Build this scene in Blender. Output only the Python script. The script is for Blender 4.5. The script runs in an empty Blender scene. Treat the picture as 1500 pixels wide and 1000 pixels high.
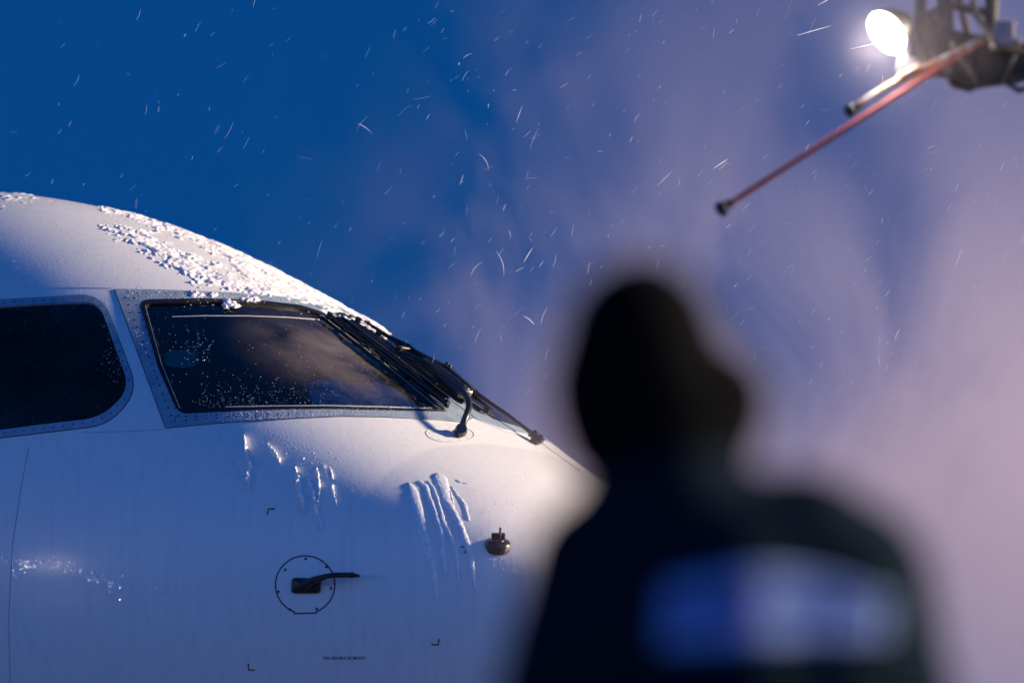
import bpy, bmesh, math, random
import numpy as np
from mathutils import Vector, Matrix, noise
from mathutils.bvhtree import BVHTree
from mathutils.geometry import delaunay_2d_cdt
R = math.radians
random.seed(7); rng = np.random.default_rng(7)
sc = bpy.context.scene
COL = sc.collection

# ------------------------------------------------------------------ camera, sky, sun, exposure
PITCH = R(8.0); CAMZ = 0.65; FPX = 200/36*1500
cam = bpy.data.cameras.new('camera'); camo = bpy.data.objects.new('camera', cam); COL.objects.link(camo)
camo.location = (0, 0, CAMZ); camo.rotation_euler = (R(90)+PITCH, 0, 0)
cam.lens = 200; cam.sensor_width = 36; cam.clip_start = 0.1; cam.clip_end = 5000
cam.dof.use_dof = True; cam.dof.focus_distance = 26.9; cam.dof.aperture_fstop = 1.75
sc.camera = camo
YAW = R(-38)
L_local = Vector((math.cos(R(46))*math.cos(R(15)), math.sin(R(46))*math.cos(R(15)), math.sin(R(15))))
SUNV = Matrix.Rotation(YAW, 3, 'Z') @ L_local          # towards the sun
sun_el = math.asin(SUNV.z); sun_az = math.atan2(SUNV.x, SUNV.y)

w = bpy.data.worlds.new('World'); sc.world = w; w.use_nodes = True
nt = w.node_tree; N = nt.nodes; LK = nt.links; N.clear()
out = N.new('ShaderNodeOutputWorld'); bg = N.new('ShaderNodeBackground'); LK.new(bg.outputs[0], out.inputs[0])
sky = N.new('ShaderNodeTexSky'); sky.sky_type = 'NISHITA'; sky.sun_disc = False
sky.sun_elevation = sun_el; sky.sun_rotation = sun_az; sky.ozone_density = 6; sky.air_density = 1
tc = N.new('ShaderNodeTexCoord'); sep = N.new('ShaderNodeSeparateXYZ'); LK.new(tc.outputs['Generated'], sep.inputs[0])
# dusk sky: paler blue low behind the photographer, deep blue overhead and beyond the aircraft
r1 = N.new('ShaderNodeMapRange'); r1.inputs[1].default_value = -0.3; r1.inputs[2].default_value = 0.7
LK.new(sep.outputs['Y'], r1.inputs[0])
ca = N.new('ShaderNodeMix'); ca.data_type = 'RGBA'; ca.inputs[6].default_value = (.006, .122, .52, 1); ca.inputs[7].default_value = (.0004, .030, .128, 1)
LK.new(r1.outputs[0], ca.inputs[0])
r2 = N.new('ShaderNodeMapRange'); r2.inputs[1].default_value = .13; r2.inputs[2].default_value = .75
LK.new(sep.outputs['Z'], r2.inputs[0])
cb = N.new('ShaderNodeMix'); cb.data_type = 'RGBA'; cb.inputs[7].default_value = (.0004, .020, .090, 1)
LK.new(r2.outputs[0], cb.inputs[0]); LK.new(ca.outputs[2], cb.inputs[6])
cm = N.new('ShaderNodeMix'); cm.data_type = 'RGBA'; cm.blend_type = 'ADD'; cm.inputs[0].default_value = 0.0006
LK.new(cb.outputs[2], cm.inputs[6]); LK.new(sky.outputs[0], cm.inputs[7])
LK.new(cm.outputs[2], bg.inputs[0]); bg.inputs[1].default_value = 1.0

sun = bpy.data.lights.new('sun', 'SUN'); so = bpy.data.objects.new('sun', sun); COL.objects.link(so)
sun.energy = 4.9; sun.angle = R(6); sun.color = (1.0, .80, .58)
so.rotation_euler = SUNV.to_track_quat('Z', 'Y').to_euler()

sc.view_settings.view_transform = 'Standard'; sc.view_settings.look = 'None'
sc.view_settings.exposure = 0.93; sc.view_settings.gamma = 1
sc.render.engine = 'CYCLES'
sc.cycles.use_denoising = True
sc.cycles.max_bounces = 8; sc.cycles.transparent_max_bounces = 16
sc.cycles.volume_bounces = 1; sc.cycles.volume_step_rate = 2.0; sc.cycles.volume_max_steps = 128
sc.cycles.sample_clamp_indirect = 4

# ------------------------------------------------------------------ helpers
def tag(o, label=None, cat=None, group=None, kind=None):
    if label: o['label'] = label
    if cat: o['category'] = cat
    if group: o['group'] = group
    if kind: o['kind'] = kind
    return o
def empty(name, loc=(0, 0, 0), rz=0, parent=None):
    o = bpy.data.objects.new(name, None); COL.objects.link(o); o.location = loc; o.rotation_euler = (0, 0, rz)
    o.empty_display_size = .1
    if parent: o.parent = parent
    return o
def mesh_obj(name, vs, fs, mat, parent=None, smooth=True):
    me = bpy.data.meshes.new(name); me.from_pydata([tuple(v) for v in vs], [], [tuple(f) for f in fs]); me.update()
    if smooth: me.polygons.foreach_set('use_smooth', [True]*len(me.polygons))
    o = bpy.data.objects.new(name, me); COL.objects.link(o)
    if mat: me.materials.append(mat)
    if parent: o.parent = parent
    return o
class MB:
    """collects shapes for one mesh"""
    def __init__(s): s.v = []; s.f = []
    def add(s, vs, fs):
        k = len(s.v); s.v += [Vector(v) for v in vs]; s.f += [tuple(i+k for i in f) for f in fs]; return s
    def tube(s, pts, rad, n=10, flat=1.0, up=None, caps=True):
        pts = [Vector(p) for p in pts]; m = len(pts)
        rr = rad if isinstance(rad, (list, tuple)) else [rad]*m
        vs = []; fs = []; prev = None
        for i, p in enumerate(pts):
            t = (pts[min(i+1, m-1)]-pts[max(i-1, 0)]).normalized()
            u = Vector(up) if up else (prev or Vector((.13, .31, .94)))
            a = t.cross(u)
            if a.length < 1e-4: a = t.cross(Vector((1, 0, 0)))
            a.normalize(); b = a.cross(t).normalized(); prev = b
            for k in range(n):
                q = 2*math.pi*k/n; vs.append(p+a*math.cos(q)*rr[i]+b*math.sin(q)*rr[i]*flat)
        for i in range(m-1):
            for k in range(n):
                k2 = (k+1) % n; fs.append((i*n+k, i*n+k2, (i+1)*n+k2, (i+1)*n+k))
        if caps: fs.append(tuple(range(n-1, -1, -1))); fs.append(tuple((m-1)*n+k for k in range(n)))
        return s.add(vs, fs)
    def ball(s, c, r, n=10, ax=(1, 1, 1), rot=None):
        c = Vector(c); vs = []; fs = []; m = n
        for i in range(m+1):
            ph = math.pi*i/m
            for k in range(2*n):
                q = math.pi*k/n; p = Vector((math.sin(ph)*math.cos(q)*r*ax[0], math.sin(ph)*math.sin(q)*r*ax[1], math.cos(ph)*r*ax[2]))
                if rot: p = rot @ p
                vs.append(c+p)
        for i in range(m):
            for k in range(2*n):
                k2 = (k+1) % (2*n); fs.append((i*2*n+k, (i+1)*2*n+k, (i+1)*2*n+k2, i*2*n+k2))
        return s.add(vs, fs)
    def box(s, c, size, M=None):
        c = Vector(c); vs = []
        for z in (-.5, .5):
            for (x, y) in ((-.5, -.5), (.5, -.5), (.5, .5), (-.5, .5)):
                p = Vector((x*size[0], y*size[1], z*size[2]))
                if M: p = M @ p
                vs.append(c+p)
        return s.add(vs, [(3, 2, 1, 0), (4, 5, 6, 7), (0, 1, 5, 4), (1, 2, 6, 5), (2, 3, 7, 6), (3, 0, 4, 7)])
    def lathe(s, c, axis, prof, n=24):
        c = Vector(c); ax = Vector(axis).normalized(); a = ax.orthogonal().normalized(); b = ax.cross(a)
        vs = []; fs = []
        for (h, r) in prof:
            for k in range(n):
                q = 2*math.pi*k/n; vs.append(c+ax*h+(a*math.cos(q)+b*math.sin(q))*r)
        for i in range(len(prof)-1):
            for k in range(n):
                k2 = (k+1) % n; fs.append((i*n+k, i*n+k2, (i+1)*n+k2, (i+1)*n+k))
        fs.append(tuple(range(n-1, -1, -1))); fs.append(tuple((len(prof)-1)*n+k for k in range(n)))
        return s.add(vs, fs)
    def obj(s, name, mat, parent=None, smooth=True, bevel=0):
        o = mesh_obj(name, s.v, s.f, mat, parent, smooth)
        if smooth:
            m = o.modifiers.new('es', 'EDGE_SPLIT'); m.split_angle = R(40)
        if bevel:
            b = o.modifiers.new('bv', 'BEVEL'); b.width = bevel; b.segments = 2
            if smooth: o.modifiers.move(1, 0)
        return o

def mat(name, col, rough=.5, metal=0, spec=.5, coat=0, bump=None, var=None, emit=None, estr=0, streak=None):
    """bump = (scale, strength, distance, stretch); var = (scale, col2, low, high, stretch)"""
    m = bpy.data.materials.new(name); m.use_nodes = True; t = m.node_tree; b = t.nodes['Principled BSDF']
    b.inputs['Base Color'].default_value = (*col, 1); b.inputs['Roughness'].default_value = rough
    b.inputs['Metallic'].default_value = metal; b.inputs['Specular IOR Level'].default_value = spec
    b.inputs['Coat Weight'].default_value = coat; b.inputs['Coat Roughness'].default_value = .15
    if emit: b.inputs['Emission Color'].default_value = (*emit, 1); b.inputs['Emission Strength'].default_value = estr
    co = t.nodes.new('ShaderNodeTexCoord')
    def nz(scale, stretch):
        mp = t.nodes.new('ShaderNodeMapping'); mp.inputs['Scale'].default_value = stretch
        t.links.new(co.outputs['Object'], mp.inputs[0])
        n = t.nodes.new('ShaderNodeTexNoise'); n.inputs['Scale'].default_value = scale; n.inputs['Detail'].default_value = 6
        t.links.new(mp.outputs[0], n.inputs['Vector']); return n
    if bump:
        n = nz(bump[0], bump[3] if len(bump) > 3 else (1, 1, 1)); bp = t.nodes.new('ShaderNodeBump')
        bp.inputs['Strength'].default_value = bump[1]; bp.inputs['Distance'].default_value = bump[2]
        t.links.new(n.outputs[0], bp.inputs['Height']); t.links.new(bp.outputs[0], b.inputs['Normal'])
    if var:
        n = nz(var[0], var[4] if len(var) > 4 else (1, 1, 1)); mr = t.nodes.new('ShaderNodeMapRange')
        mr.inputs[1].default_value = var[2]; mr.inputs[2].default_value = var[3]; t.links.new(n.outputs[0], mr.inputs[0])
        mx = t.nodes.new('ShaderNodeMix'); mx.data_type = 'RGBA'; mx.inputs[6].default_value = (*col, 1); mx.inputs[7].default_value = (*var[1], 1)
        t.links.new(mr.outputs[0], mx.inputs[0]); t.links.new(mx.outputs[2], b.inputs['Base Color'])
    return m

# ------------------------------------------------------------------ materials
M = {}
M['paint'] = mat('aircraft_paint', (.76, .76, .75), .36, 0, .5, .25, bump=(75, .20, .003, (1, 1, .035)), var=(26, (.68, .69, .70), .45, .80, (1, 1, .04)))
M['frame'] = mat('bare_frame_metal', (.34, .43, .52), .42, .25, .5, 0, bump=(60, .2, .001), var=(14, (.24, .31, .38), .4, .7))
M['rivet'] = mat('dark_screw', (.035, .04, .045), .5, .6)
M['seal'] = mat('black_rubber', (.006, .006, .006), .45, bump=(90, .3, .002))
M['wiper'] = mat('black_wiper_metal', (.010, .010, .010), .30, .0, .5, .3, bump=(120, .4, .002), var=(30, (.03, .028, .025), .5, .7))
M['trim'] = mat('window_trim', (.55, .52, .48), .4)
M['lining'] = mat('cockpit_lining', (.06, .085, .08), .8, var=(3, (.035, .05, .05), .3, .7))
M['ink'] = mat('black_marking', (.012, .012, .014), .6, var=(150, (.06, .06, .07), .62, .7))
M['brown'] = mat('brown_marking', (.20, .09, .02), .6, var=(120, (.14, .08, .04), .5, .7))
M['line'] = mat('panel_gap', (.42, .43, .45), .7)
M['snow'] = mat('snow', (.76, .73, .72), .8, 0, .25, bump=(190, .5, .004), var=(25, (.78, .77, .79), .35, .7))
M['snow'].node_tree.nodes['Principled BSDF'].inputs['Subsurface Weight'].default_value = .15
M['snow'].node_tree.nodes['Principled BSDF'].inputs['Subsurface Radius'].default_value = (.01, .01, .012)
M['drip'] = mat('packed_white_slush', (.95, .95, .95), .6, 0, .4, bump=(150, .5, .004))
M['ice'] = mat('wet_ice', (.84, .86, .88), .22, 0, .6, .5, bump=(110, .6, .004), var=(40, (.66, .70, .75), .4, .7))
M['drop'] = mat('frozen_drop', (.85, .87, .9), .06, 0, 1.0, .6)
M['dark'] = mat('sooty_metal', (.02, .022, .022), .4, .3, .5, 0, bump=(70, .5, .003), var=(20, (.05, .045, .035), .5, .7))
M['sky_refl'] = mat('sky_reflection_pale', (.78, .84, .95), .8, bump=(20, .5, .01), var=(9, (.22, .25, .30), .4, .7))  # pale blue colour imitating sky mirrored in the windshield
M['combiner'] = None
M['hide'] = mat('cockpit_fabric', (.03, .035, .04), .9)

def glass(name, tint, matte_spot=None, matte_col=(.5, .5, .5), matte_amt=.3, ior=1.55, rough=.02):
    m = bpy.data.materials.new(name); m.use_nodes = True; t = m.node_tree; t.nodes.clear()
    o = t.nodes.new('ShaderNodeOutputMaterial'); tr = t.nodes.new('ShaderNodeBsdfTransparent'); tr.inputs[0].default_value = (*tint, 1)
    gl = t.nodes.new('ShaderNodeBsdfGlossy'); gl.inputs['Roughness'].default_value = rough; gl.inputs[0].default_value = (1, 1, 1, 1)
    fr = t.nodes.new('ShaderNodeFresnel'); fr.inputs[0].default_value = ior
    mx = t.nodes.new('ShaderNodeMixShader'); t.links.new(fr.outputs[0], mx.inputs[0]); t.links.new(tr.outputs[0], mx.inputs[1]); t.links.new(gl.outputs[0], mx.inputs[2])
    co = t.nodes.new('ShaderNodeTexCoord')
    df = t.nodes.new('ShaderNodeBsdfDiffuse'); df.inputs[0].default_value = (*matte_col, 1)
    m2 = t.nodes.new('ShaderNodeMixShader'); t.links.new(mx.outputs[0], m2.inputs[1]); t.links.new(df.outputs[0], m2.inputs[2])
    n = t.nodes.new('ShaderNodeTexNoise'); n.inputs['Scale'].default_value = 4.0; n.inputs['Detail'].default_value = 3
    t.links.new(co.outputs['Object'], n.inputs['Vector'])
    mr = t.nodes.new('ShaderNodeMapRange'); mr.inputs[1].default_value = .25; mr.inputs[2].default_value = .78; mr.inputs[4].default_value = matte_amt
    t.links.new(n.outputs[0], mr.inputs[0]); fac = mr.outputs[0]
    if matte_spot:
        vm = t.nodes.new('ShaderNodeVectorMath'); vm.operation = 'DISTANCE'; vm.inputs[1].default_value = matte_spot[0]
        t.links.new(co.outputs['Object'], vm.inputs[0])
        ms = t.nodes.new('ShaderNodeMapRange'); ms.interpolation_type = 'SMOOTHSTEP'; ms.inputs[1].default_value = matte_spot[1]; ms.inputs[2].default_value = matte_spot[1]*.15; 
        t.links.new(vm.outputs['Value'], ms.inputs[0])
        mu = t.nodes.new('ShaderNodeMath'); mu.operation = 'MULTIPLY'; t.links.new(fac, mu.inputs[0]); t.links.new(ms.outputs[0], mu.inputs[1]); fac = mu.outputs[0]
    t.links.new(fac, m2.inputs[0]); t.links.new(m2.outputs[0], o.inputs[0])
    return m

# ------------------------------------------------------------------ ground
def ground():
    n = 60; vs = []; fs = []
    for i in range(n+1):
        for j in range(n+1):
            a = (i/n*2-1); b = (j/n*2-1); x = 700*a*abs(a)**1.5; y = 700*b*abs(b)**1.5+10
            vs.append((x, y, .03*noise.noise(Vector((x*.3, y*.3, 0)))-.03))
    for i in range(n):
        for j in range(n): fs.append((i*(n+1)+j, (i+1)*(n+1)+j, (i+1)*(n+1)+j+1, i*(n+1)+j+1))
    m = mat('wet_apron', (.035, .04, .045), .4, bump=(2, .4, .05), var=(.35, (.20, .22, .25), .52, .68))
    tag(mesh_obj('ground', vs, fs, m), kind='structure')
ground()

# ------------------------------------------------------------------ aircraft shape
def ray_w(px, py):
    r = Vector(((px-750)/FPX, 1, (500-py)/FPX))
    return Vector((r.x, r.y*math.cos(PITCH)-r.z*math.sin(PITCH), r.y*math.sin(PITCH)+r.z*math.cos(PITCH)))
def pw(px, py, Y):
    r = ray_w(px, py); return Vector((0, 0, CAMZ))+r*(Y/r.y)
O = pw(655, 605, 27.0); O.z = 0
ROT = Matrix.Rotation(YAW, 3, 'Z'); ROTI = ROT.inverted()
def to_local(p): return ROTI @ (Vector(p)-O)
def to_world(p): return ROT @ Vector(p)+O
def proj_local(P):
    P = np.asarray(P, float); Rm = np.array(ROT); W = P @ Rm.T+np.array(O)
    z = W[..., 2]-CAMZ; y = W[..., 1]; d = y*math.cos(PITCH)+z*math.sin(PITCH); u = -y*math.sin(PITCH)+z*math.cos(PITCH)
    return np.stack([750+FPX*W[..., 0]/d, 500-FPX*u/d], -1)

TIP = 1.42; ZC0 = 3.45
TX = [-9, -6, -4, -3.4, -3, -2.8, -2.6, -2.4, -2.2, -2.0, -1.8, -1.6, -1.4, -1.2, -1.0, -.8, -.6, -.4, -.2, 0, .2, .4]
TZ = [5.56, 5.55, 5.53, 5.505, 5.47, 5.442, 5.407, 5.364, 5.312, 5.246, 5.17, 5.086, 4.99, 4.888, 4.785, 4.678, 4.56, 4.43, 4.30, 4.17, 4.038, 3.905]
_xs = np.linspace(-9, .4, 1900); _zs = np.interp(_xs, TX, TZ)
k = np.hanning(61); k /= k.sum(); _zp = np.concatenate([np.full(30, _zs[0]), _zs, _zs[-1]-.66*(_xs[1]-_xs[0])*np.arange(1, 31)]); _zs = np.convolve(_zp, k, 'valid')
def zc(X): return ZC0-.33*np.clip((X+2)/(2+TIP), 0, 1)**2
def tip_s(X): return np.clip((X-.4)/(TIP-.4), 0, 1)
def htop(X):
    h0 = float(np.interp(.4, _xs, _zs)-zc(.4))
    return np.where(X < .4, np.interp(X, _xs, _zs)-zc(X), (h0-.40*(X-.4))*np.sqrt(np.clip(1-tip_s(X)**3, 0, 1)))
def halfw(X):
    t = np.clip((1.6-X)/4.5, 0, 1); wv = 1.75*(1-(1-t)**2.2)**.55
    return wv*np.sqrt(np.clip(1-tip_s(X)**5, 0, 1))
def hbot(X):
    t = np.clip((1.6-X)/4.2, 0, 1); return 1.80*(1-(1-t)**2.2)**.6*np.sqrt(np.clip(1-tip_s(X)**4, 0, 1))
def surf(X, th, off=0.0):
    """local point(s) of the skin; th = 0 port side, pi/2 crown, pi starboard side"""
    X = np.asarray(X, float); th = np.asarray(th, float); e = 2/2.2
    c = np.cos(th); s = np.sin(th)
    y = (halfw(X)-off)*np.sign(c)*np.abs(c)**e
    z = zc(X)+np.where(s > 0, (htop(X)-off), (hbot(X)-off))*np.sign(s)*np.abs(s)**e
    return np.stack([X-0*th, y, z], -1)

def rnd_poly(pts, r, seg=5):
    """round the corners of a polygon; r single or per point"""
    out = []; n = len(pts)
    for i in range(n):
        p0 = Vector(pts[i-1]); p = Vector(pts[i]); p1 = Vector(pts[(i+1) % n]); rr = r[i] if isinstance(r, (list, tuple)) else r
        a = (p0-p); b = (p1-p); d = min(rr, a.length*.48, b.length*.48)
        if rr <= 0: out.append(tuple(p)); continue
        A = p+a.normalized()*d; B = p+b.normalized()*d
        for k in range(seg+1):
            t = k/seg; out.append(tuple(A*(1-t)**2+p*2*t*(1-t)+B*t*t))
    return out
def inside(px, py, poly):
    px = np.asarray(px, float); py = np.asarray(py, float); res = np.zeros(px.shape, bool); n = len(poly)
    for i in range(n):
        x1, y1 = poly[i]; x2, y2 = poly[i-1]
        if y1 == y2: continue
        res ^= ((y1 > py) != (y2 > py)) & (px < (x2-x1)*(py-y1)/(y2-y1)+x1)
    return res
def edist(px, py, poly):
    px = np.asarray(px, float); py = np.asarray(py, float); d = np.full(px.shape, 1e9); n = len(poly)
    for i in range(n):
        a = np.array(poly[i-1]); b = np.array(poly[i]); v = b-a; L = (v@v)+1e-9
        t = np.clip(((px-a[0])*v[0]+(py-a[1])*v[1])/L, 0, 1)
        d = np.minimum(d, np.hypot(px-a[0]-t*v[0], py-a[1]-t*v[1]))
    return d
def offset_poly(poly, d):
    out = []; n = len(poly); area = sum(poly[i-1][0]*poly[i][1]-poly[i][0]*poly[i-1][1] for i in range(n)); sg = 1 if area > 0 else -1
    for i in range(n):
        a = Vector(poly[i-1]); p = Vector(poly[i]); b = Vector(poly[(i+1) % n]); t = (b-a)
        if t.length < 1e-6: out.append(tuple(p)); continue
        t.normalize(); out.append((p.x+t.y*sg*d, p.y-t.x*sg*d))
    return out

CL = [tuple(proj_local(surf(x, math.pi/2+.004))) for x in np.linspace(-.88, .17, 12)]
CLi = [tuple(proj_local(surf(x, math.pi/2+.045))) for x in np.linspace(-.80, .04, 12)]
FRAME_W = [(168, 424), (235, 425), (330, 429), (400, 434), (435, 439)]+CL+[(680, 619), (640, 615), (560, 611), (500, 610), (430, 613), (330, 619), (243, 627)]
PANE_W = rnd_poly([(203, 440), (300, 438), (380, 441), (440, 448), (472, 458), (655, 604), (600, 603), (480, 600), (380, 601), (262, 607), (232, 540)], [16, 4, 10, 10, 8, 4, 6, 6, 6, 14, 6])
GLASS_W = rnd_poly([(211, 446), (300, 443), (380, 446), (440, 453), (470, 462), (640, 600), (600, 599.5), (480, 596), (380, 597), (266, 603), (237, 536)], [12, 4, 10, 10, 8, 4, 6, 6, 6, 10, 6])
FRAME_S = rnd_poly([(-150, 452), (0, 439), (60, 436), (148, 430), (202, 572), (160, 622), (60, 634), (0, 641), (-150, 658)], [30, 4, 8, 34, 34, 30, 8, 4, 60])
PANE_S = rnd_poly([(-136, 463), (0, 450), (60, 446), (144, 443), (190, 570), (148, 611), (60, 621), (0, 629), (-136, 645)], [24, 4, 8, 22, 26, 26, 8, 4, 50])

# body grid with openings behind the panes
def body_grid(off, xs, nth, grow):
    n1 = int(nth*.7); th = np.concatenate([np.linspace(R(15), R(165), n1, endpoint=False), np.linspace(R(165), R(375), nth-n1, endpoint=False)]); nth = len(th)
    P = surf(xs[:, None], th[None, :], off); nx = len(xs)
    idx = np.arange(nx*nth).reshape(nx, nth)
    a = idx[:-1]; b = np.roll(a, -1, 1); c = np.roll(idx[1:], -1, 1); d = idx[1:]
    F = np.stack([a, b, c, d], -1).reshape(-1, 4)
    C = (P[:-1]+P[1:]).reshape(-1, 3)/2
    Q0 = surf(xs[:, None], th[None, :]); C0 = ((Q0[:-1]+Q0[1:])/2).reshape(-1, 3)
    q = proj_local(C0); side = C0[:, 1] < -.02
    def cutter(c, qq):
        r = (c[:, 1] < -.008) & (c[:, 2] > 3.6)
        dw = edist(qq[:, 0], qq[:, 1], PANE_W); ds = edist(qq[:, 0], qq[:, 1], PANE_S)
        iw = inside(qq[:, 0], qq[:, 1], PANE_W); is_ = inside(qq[:, 0], qq[:, 1], PANE_S)
        return r & (iw | (dw < grow)), r & (is_ | (ds < grow))
    c1, c2 = cutter(C0, q); Cm = C0*np.array([1, -1, 1]); c3, _ = cutter(Cm, proj_local(Cm)); cut = c1 | c2 | c3
    return P.reshape(-1, 3), F, cut
xs = np.concatenate([np.linspace(-24, -3.5, 120)[:-1], np.linspace(-3.5, .5, 380)[:-1], .5+(TIP-.5)*np.sin(np.linspace(0, math.pi/2, 60))])
P, F, cut = body_grid(0, xs, 760, 2.5)
BV = BVHTree.FromPolygons([Vector(p) for p in P], [tuple(int(i) for i in f) for f in F])
aircraft = empty('airliner', O, YAW)
tag(aircraft, 'white airliner nose and cockpit with snow on its roof and black wipers', 'aircraft')
fus = mesh_obj('fuselage', P, F[~cut][:, ::-1].tolist(), M['paint'], aircraft)
P2, F2, cut2 = body_grid(.03, xs[::2], 300, 7)
sel = (~cut2) & (P2[F2[:, 0], 0] > -8.8)
gm = MB(); gm.tube([(-3.2, 0, 1.9), (-3.2, 0, .42)], .09, 16); gm.tube([(-3.2, -.34, .36), (-3.2, .34, .36)], .06, 12); gm.tube([(-3.2, 0, 1.2), (-2.3, 0, 2.0)], .05, 10)
gear = gm.obj('nose_gear', mat('gear_leg_paint', (.55, .55, .55), .4), aircraft)
for s_ in (-1, 1):
    wm = MB(); wm.lathe((-3.2, s_*.22, .36), (0, s_, 0), [(-.10, .26), (-.09, .33), (-.04, .36), (.06, .36), (.11, .33), (.12, .26), (.08, .20)], 32); wm.obj('wheel', mat('tyre_rubber', (.015, .015, .015), .8), gear)
lin = mesh_obj('cockpit_lining', P2, F2[sel].tolist(), M['lining'], aircraft)

CO_L = to_local((0, 0, CAMZ))
def hit(px, py, off=0.0, world=False):
    d = (ROTI @ ray_w(px, py)).normalized(); loc, nor, i, dist = BV.ray_cast(CO_L, d)
    if loc is None: return None, None
    if nor.dot(d) > 0: nor = -nor
    return loc+nor*off, nor
def hitc(px, py, h):
    """point on the line of sight at height h above the skin (works beyond the outline too)"""
    d = (ROTI @ ray_w(px, py)).normalized(); t = 23.0; best = (1e9, None)
    for _ in range(400):
        p = CO_L+d*t; loc, nor, i, dist = BV.find_nearest(p)
        if dist < best[0]: best = (dist, p.copy())
        if dist <= h+.0005: break
        t += max(.0006, (dist-h)*.8)
        if t > 30: p = best[1]; break
    loc, nor, i, dist = BV.find_nearest(p); n_ = p-loc
    if n_.length < 1e-4: n_ = nor
    return p, n_.normalized()
def skin_normal(p):
    loc, nor, i, d = BV.find_nearest(Vector(p))
    c = Vector((loc.x, 0, float(zc(loc.x))))
    if nor.dot(loc-c) < 0: nor = -nor
    return loc, nor

def patch(name, poly, off, m, parent, step=9, hole=None, thick=0, label=None, x_lim=None, smooth=True, noise_amp=0):
    """sheet laid on the skin following an outline (drawn where it is seen in the photo), real surface in 3D"""
    pts = []; edges = []
    def ring(pl):
        res = []
        n = len(pl)
        for i in range(n):
            a = Vector(pl[i]); b = Vector(pl[(i+1) % n]); k = max(1, int((b-a).length/step))
            for j in range(k): res.append(a.lerp(b, j/k))
        return res
    r = ring(poly); k = len(r); pts += r; edges += [(i, (i+1) % k) for i in range(k)]
    if hole:
        r2 = ring(hole); k2 = len(r2); edges += [(k+i, k+(i+1) % k2) for i in range(k2)]; pts += r2
    X0 = min(p[0] for p in poly); X1 = max(p[0] for p in poly); Y0 = min(p[1] for p in poly); Y1 = max(p[1] for p in poly)
    gx, gy = np.meshgrid(np.arange(X0, X1, step), np.arange(Y0, Y1, step)); gx = gx.ravel(); gy = gy.ravel()
    ok = inside(gx, gy, poly) & (edist(gx, gy, poly) > step*.4)
    if hole: ok &= ~inside(gx, gy, hole) & (edist(gx, gy, hole) > step*.4)
    pts += [Vector((a, b)) for a, b in zip(gx[ok], gy[ok])]
    V2, E2, F_, *_r = delaunay_2d_cdt([Vector((p[0], p[1])) for p in pts], edges, [], 0, 1e-5)
    vs = []; good = []
    for v in V2:
        p, n_ = hit(v.x, v.y, off+(noise_amp*noise.noise(Vector((v.x*.13, v.y*.13, 0))) if noise_amp else 0))
        good.append(p is not None); vs.append(p if p is not None else Vector((0, 0, 0)))
    cen = np.array([((V2[f[0]]+V2[f[1]]+V2[f[2]])/3)[:] for f in F_]); inn = inside(cen[:, 0], cen[:, 1], poly)
    if hole: inn &= ~inside(cen[:, 0], cen[:, 1], hole)
    fs = []
    for f, k_ in zip(F_, inn):
        if not k_ or not all(good[i] for i in f): continue
        a, b, c = [vs[i] for i in f[:3]]
        if max((a-b).length, (b-c).length, (c-a).length) > .35: continue
        nn = (b-a).cross(c-a); view = CO_L-a
        fs.append(tuple(f) if nn.dot(view) > 0 else tuple(reversed(f)))
    used = sorted({i for f in fs for i in f}); mp = {u: i for i, u in enumerate(used)}
    o = mesh_obj(name, [vs[u] for u in used], [tuple(mp[i] for i in f) for f in fs], m, parent, smooth)
    if thick:
        s = o.modifiers.new('solid', 'SOLIDIFY'); s.thickness = thick; s.offset = -1
        e = o.modifiers.new('es', 'EDGE_SPLIT'); e.split_angle = R(45)
    if label: o['label'] = label
    return o
def mirror(o, parent=None):
    """copy of a part mirrored to the port side"""
    me = o.data.copy(); me.transform(Matrix.Scale(-1, 4, (0, 1, 0))); me.flip_normals()
    c = bpy.data.objects.new(o.name.split('.')[0], me); COL.objects.link(c); c.parent = parent or o.parent
    for md in o.modifiers:
        n = c.modifiers.new(md.name, md.type)
        for at in ('thickness', 'offset', 'split_angle', 'width', 'segments'):
            if hasattr(md, at): setattr(n, at, getattr(md, at))
    return c
def ribbon(mb, path, wpx, off, closed=False, height=.0015):
    """thin raised line along a path on the skin; width in photo pixels"""
    if closed: path = list(path)+[path[0], path[1]]
    # resample
    pts = []
    for i in range(len(path)-1):
        a = Vector(path[i]); b = Vector(path[i+1]); k = max(1, int((b-a).length/6))
        for j in range(k): pts.append(a.lerp(b, j/k))
    pts.append(Vector(path[-1]))
    hs = []
    for p in pts:
        q, n_ = hit(p.x, p.y, 0)
        if q is not None: hs.append((q, n_))
    for run in [hs]:
        vs = []; fs = []
        hw = wpx/309/2
        for i, (q, n_) in enumerate(run):
            t = (run[min(i+1, len(run)-1)][0]-run[max(i-1, 0)][0])
            if t.length < 1e-6: t = Vector((1, 0, 0))
            s = n_.cross(t.normalized()).normalized()
            vs += [q-s*hw+n_*off, q-s*hw*.8+n_*(off+height), q+s*hw*.8+n_*(off+height), q+s*hw+n_*off]
        for i in range(len(run)-1):
            if (run[i][0]-run[i+1][0]).length > .15: continue
            for k in range(3): fs.append((i*4+k, i*4+k+1, i*4+4+k+1, i*4+4+k))
        mb.add(vs, fs)
    return mb

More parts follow.
